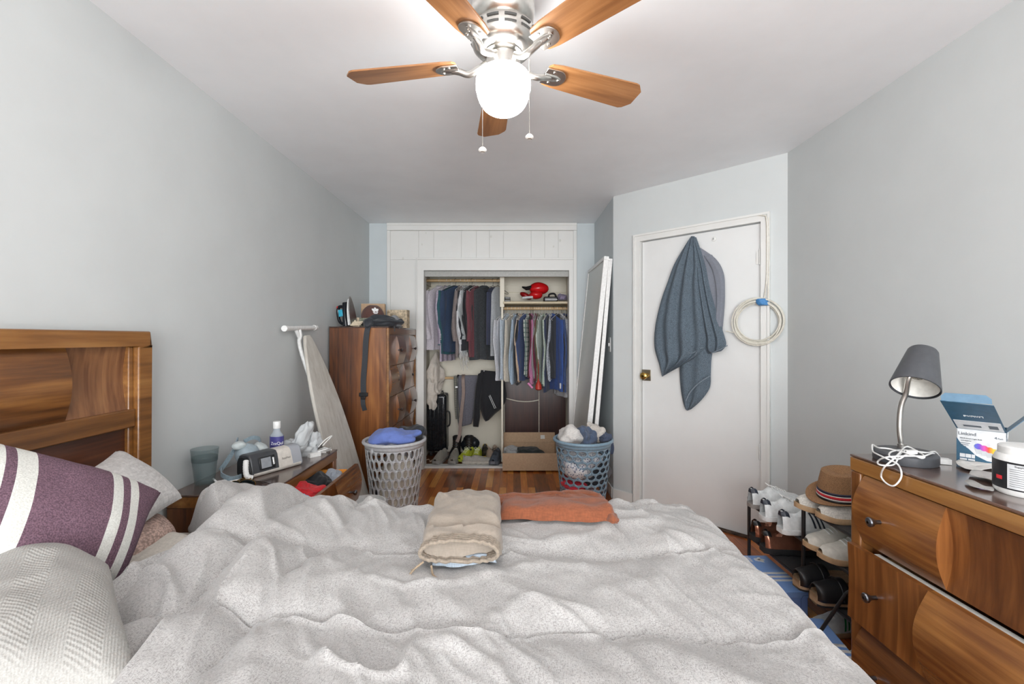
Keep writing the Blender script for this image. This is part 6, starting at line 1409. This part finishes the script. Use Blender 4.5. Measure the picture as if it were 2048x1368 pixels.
rs('sneaker', 'off white canvas shoe with gum sole on the top tier, toe to the room', 1.53, 2.01, .545, PI+.05, cv, gum, lace=wlace)
rs('sneaker', 'off white canvas shoe on the top tier under the straw hat', 1.55, 1.88, .545, PI-.02, cv, gum, lace=wlace)
rs('sneaker', 'pale leather trainer with tan sole on the middle tier behind its twin', 1.535, 1.955, .397, PI+.04, creaml, gum, lace=wlace)
rs('sneaker', 'pale leather trainer with tan sole on the middle tier beside the dresser', 1.53, 1.84, .397, PI-.02, creaml, gum, lace=wlace)
grn = plain('green_stripe', (30, 150, 90), .5)
rs('sneaker', 'white trainer with green stripes on the floor under the rack', 1.60, 2.03, .002, PI+.1, wl, gum, lace=wlace, stripes=grn)
rs('sneaker', 'white shoe toe showing on the floor behind the near blue shoebox', 1.60, 1.80, .002, PI+.05, wl, wl, lace=wlace)
trefoil(on(1.24, 2.265, .398, .08) @ frame((-.0035, 0, .088), Vector((0, -1, 0)), Vector((.12, 0, 1)).normalized(), Vector((-1, 0, .12)).normalized()), .022, 'trefoil_mark', whitepr, bpy.data.objects['sneaker.010'] if 'sneaker.010' in bpy.data.objects else None) if False else None
# cork sandals
cork = plain('cork_footbed', (176, 148, 118), .7, bump=.3, sc=120); blk_l = plain('black_leather_strap', (32, 32, 34), .4)
for i, (y, a, lb) in enumerate(((1.975, .06, 'black strapped cork clog on the lower tier beside the middle post'), (1.862, .02, 'black strapped cork clog on the lower tier nearer the dresser'))):
    T = on(1.228, y, .217, a); sd_ = thing('clog', lb, 'clog', (0, 0, 0)); sd_.matrix_basis = T; W[sd_.name] = T.copy(); sd_['group'] = 'cork clogs on the rack'
    hw2 = lambda t: .052*(.72+.28*math.sin(min(1, t*1.6)*PI/2))*(1 if t < .72 else max(0, 1-((t-.72)/.285)**2)**.5)*(1 if t > .06 else .6+.4*(t/.06)**.6)
    ou = [(.28*t, hw2(t)) for t in [k/24 for k in range(25)]]; rg_ = lambda z, s_: [Vector((x, y_*s_, z+(.015 if s_ > .99 and z > .02 else 0))) for x, y_ in ou]+[Vector((x, -y_*s_, z+(.015 if s_ > .99 and z > .02 else 0))) for x, y_ in ou[::-1]]
    MB(T).loft([rg_(0, .95), rg_(.012, .98), rg_(.028, 1.0), rg_(.030, .93), rg_(.028, .8)]).build('footbed', cork, sd_)
    MB(T).loft([rg_(-.0, .97), rg_(.008, .985)]).build('sole', rubber, sd_)
    def arch(u, v):
        t = lerp(.02, .52, v); a_ = PI*u; w2 = hw2(t)+.003; return T @ Vector((.28*t+.0, w2*math.cos(a_), .02+(.045+.035*v)*max(0, math.sin(a_))**.8))
    if True:
        def arch(u, v):
            t = lerp(.0, .42, v); a_ = PI*u; tt_ = t; w2 = hw2(tt_)+.003; hh_ = lerp(.055, .075, v)
            return T @ Vector((.28*tt_+.002, w2*math.cos(a_), .022+hh_*max(0, math.sin(a_))**.8))
    MB().grid(arch, 20, 12).build('strap', blk_l, sd_, solid=.003)
    MB(T).tube([(.09+.0*k, .054*math.cos(k*PI/10), .03+.07*math.sin(k*PI/10)) for k in range(11)], .003, 6).build('buckle_strap', blk_l, sd_)
# hat
hx, hy, hz_ = 1.395, 1.93, .628
straw = knit('woven_straw', (164, 124, 88), 320, .45); ht = thing('straw_hat', 'brown woven straw hat with striped band lying on the top tier', 'hat', (hx, hy, hz_))
T = Matrix.Translation((hx, hy, hz_)) @ Matrix.Rotation(.10, 4, 'X') @ Matrix.Rotation(-.10, 4, 'Y')
def crown(u, v):
    a = 2*PI*u
    if v < .7: q = v/.7; r = lerp(.086, .070, q**1.4); z = q*.112
    else: q = (v-.7)/.3; r = .070*max(0, 1-q)**.6; z = .112+.012*math.sin(PI*q*.9)-.024*q*(1 if abs(math.sin(a)) < 2 else 1)
    pin = 1-.10*smooth(.4, .8, v)*max(0, math.cos(a+PI))**3
    return T @ Vector((r*pin*math.cos(a)*1.08, r*math.sin(a)*.92, z))
MB().grid(crown, 56, 26, wu=True).build('crown', straw, ht, solid=.003)
def hbrim(u, v):
    a = 2*PI*u; r = lerp(.085, .125, v); return T @ Vector((r*math.cos(a)*1.08, r*math.sin(a)*.95, .002+(.022*v**2*(.6-.9*math.cos(2*a)))*.6))
MB().grid(hbrim, 56, 8, wu=True).build('brim', straw, ht, solid=.0035)
for z0_, z1_, mt in ((.003, .013, blackp), (.013, .017, plain('white_ribbon', (230, 228, 222), .6)), (.017, .028, fabric('red_ribbon', (196, 40, 50))), (.028, .032, plain('white_ribbon', (230, 228, 222))), (.032, .042, plain('navy_ribbon', (34, 38, 60), .6))):
    MB(T).lathe([(.0885-z0_*.12, z0_), (.0885-z1_*.12, z1_)], 56, sx=1.08, sy=.93).build('hat_band', mt, ht, solid=.002)
# ================= BLUE SHOEBOXES =================
sbm = plain('shoebox_blue', (126, 160, 226), .5, var=.02); sbl = plain('shoebox_blue_lid', (134, 172, 232), .5, var=.02)
def shoebox(x0, y0, wx, ly_, h, rz, label, mark):
    T = RZ(rz, (x0, y0, .001)); r = thing('shoebox', label, 'box', T @ Vector((wx/2, ly_/2, 0)), rz)
    MB(T).box(.001, wx-.001, .001, ly_-.001, 0, h-.002).build('carton', sbm, r, bevel=.002)
    li = MB(T).box(-.001, wx+.001, -.001, ly_+.001, h-.028, h).build('lid', sbl, r, bevel=.002)
    m = MB(T)
    for k in range(3): yy_ = ly_*.26+k*.034; m.box(.0, wx, yy_, yy_+.017, h+.0002, h+.001)
    m.build('stripes', whitepr, li, smooth=False)
    if mark:
        MT = T @ frame((wx*.46, ly_*.86, h+.0005), Vector((0, -1, 0)), Vector((1, 0, 0)), Vector((0, 0, 1)))
        trefoil(MT, .062, 'trefoil_mark', whitepr, li)
        textmesh('adidas', .026, T @ frame((wx*.13, ly_*.88, h+.001), Vector((0, -1, 0)), Vector((1, 0, 0)), Vector((0, 0, 1))), 'lettering', whitepr, li)
        textmesh('adidas', .03, T @ frame((-.0022, ly_*.62, h*.45), Vector((0, -1, 0)), Vector((0, 0, 1)), Vector((-1, 0, 0))), 'lettering', whitepr, r)
    MB(T).tube([(wx*.72, -.002, h*.12), (wx*.72, -.002, h*.72), (wx*.80, -.002, h*.86), (wx-.002, -.002, h*.88)], .0007, 5).build('end_seam', plain('shoebox_seam', (66, 92, 150), .6), r)
shoebox(1.245, 2.112, .126, .355, .120, 0, 'blue shoebox with trefoil mark and white stripes on the floor by the rack', True)
shoebox(1.135, 1.60, .115, .335, .118, -.16, 'blue shoebox with white stripes nearer the camera, half hidden by the dresser', False)
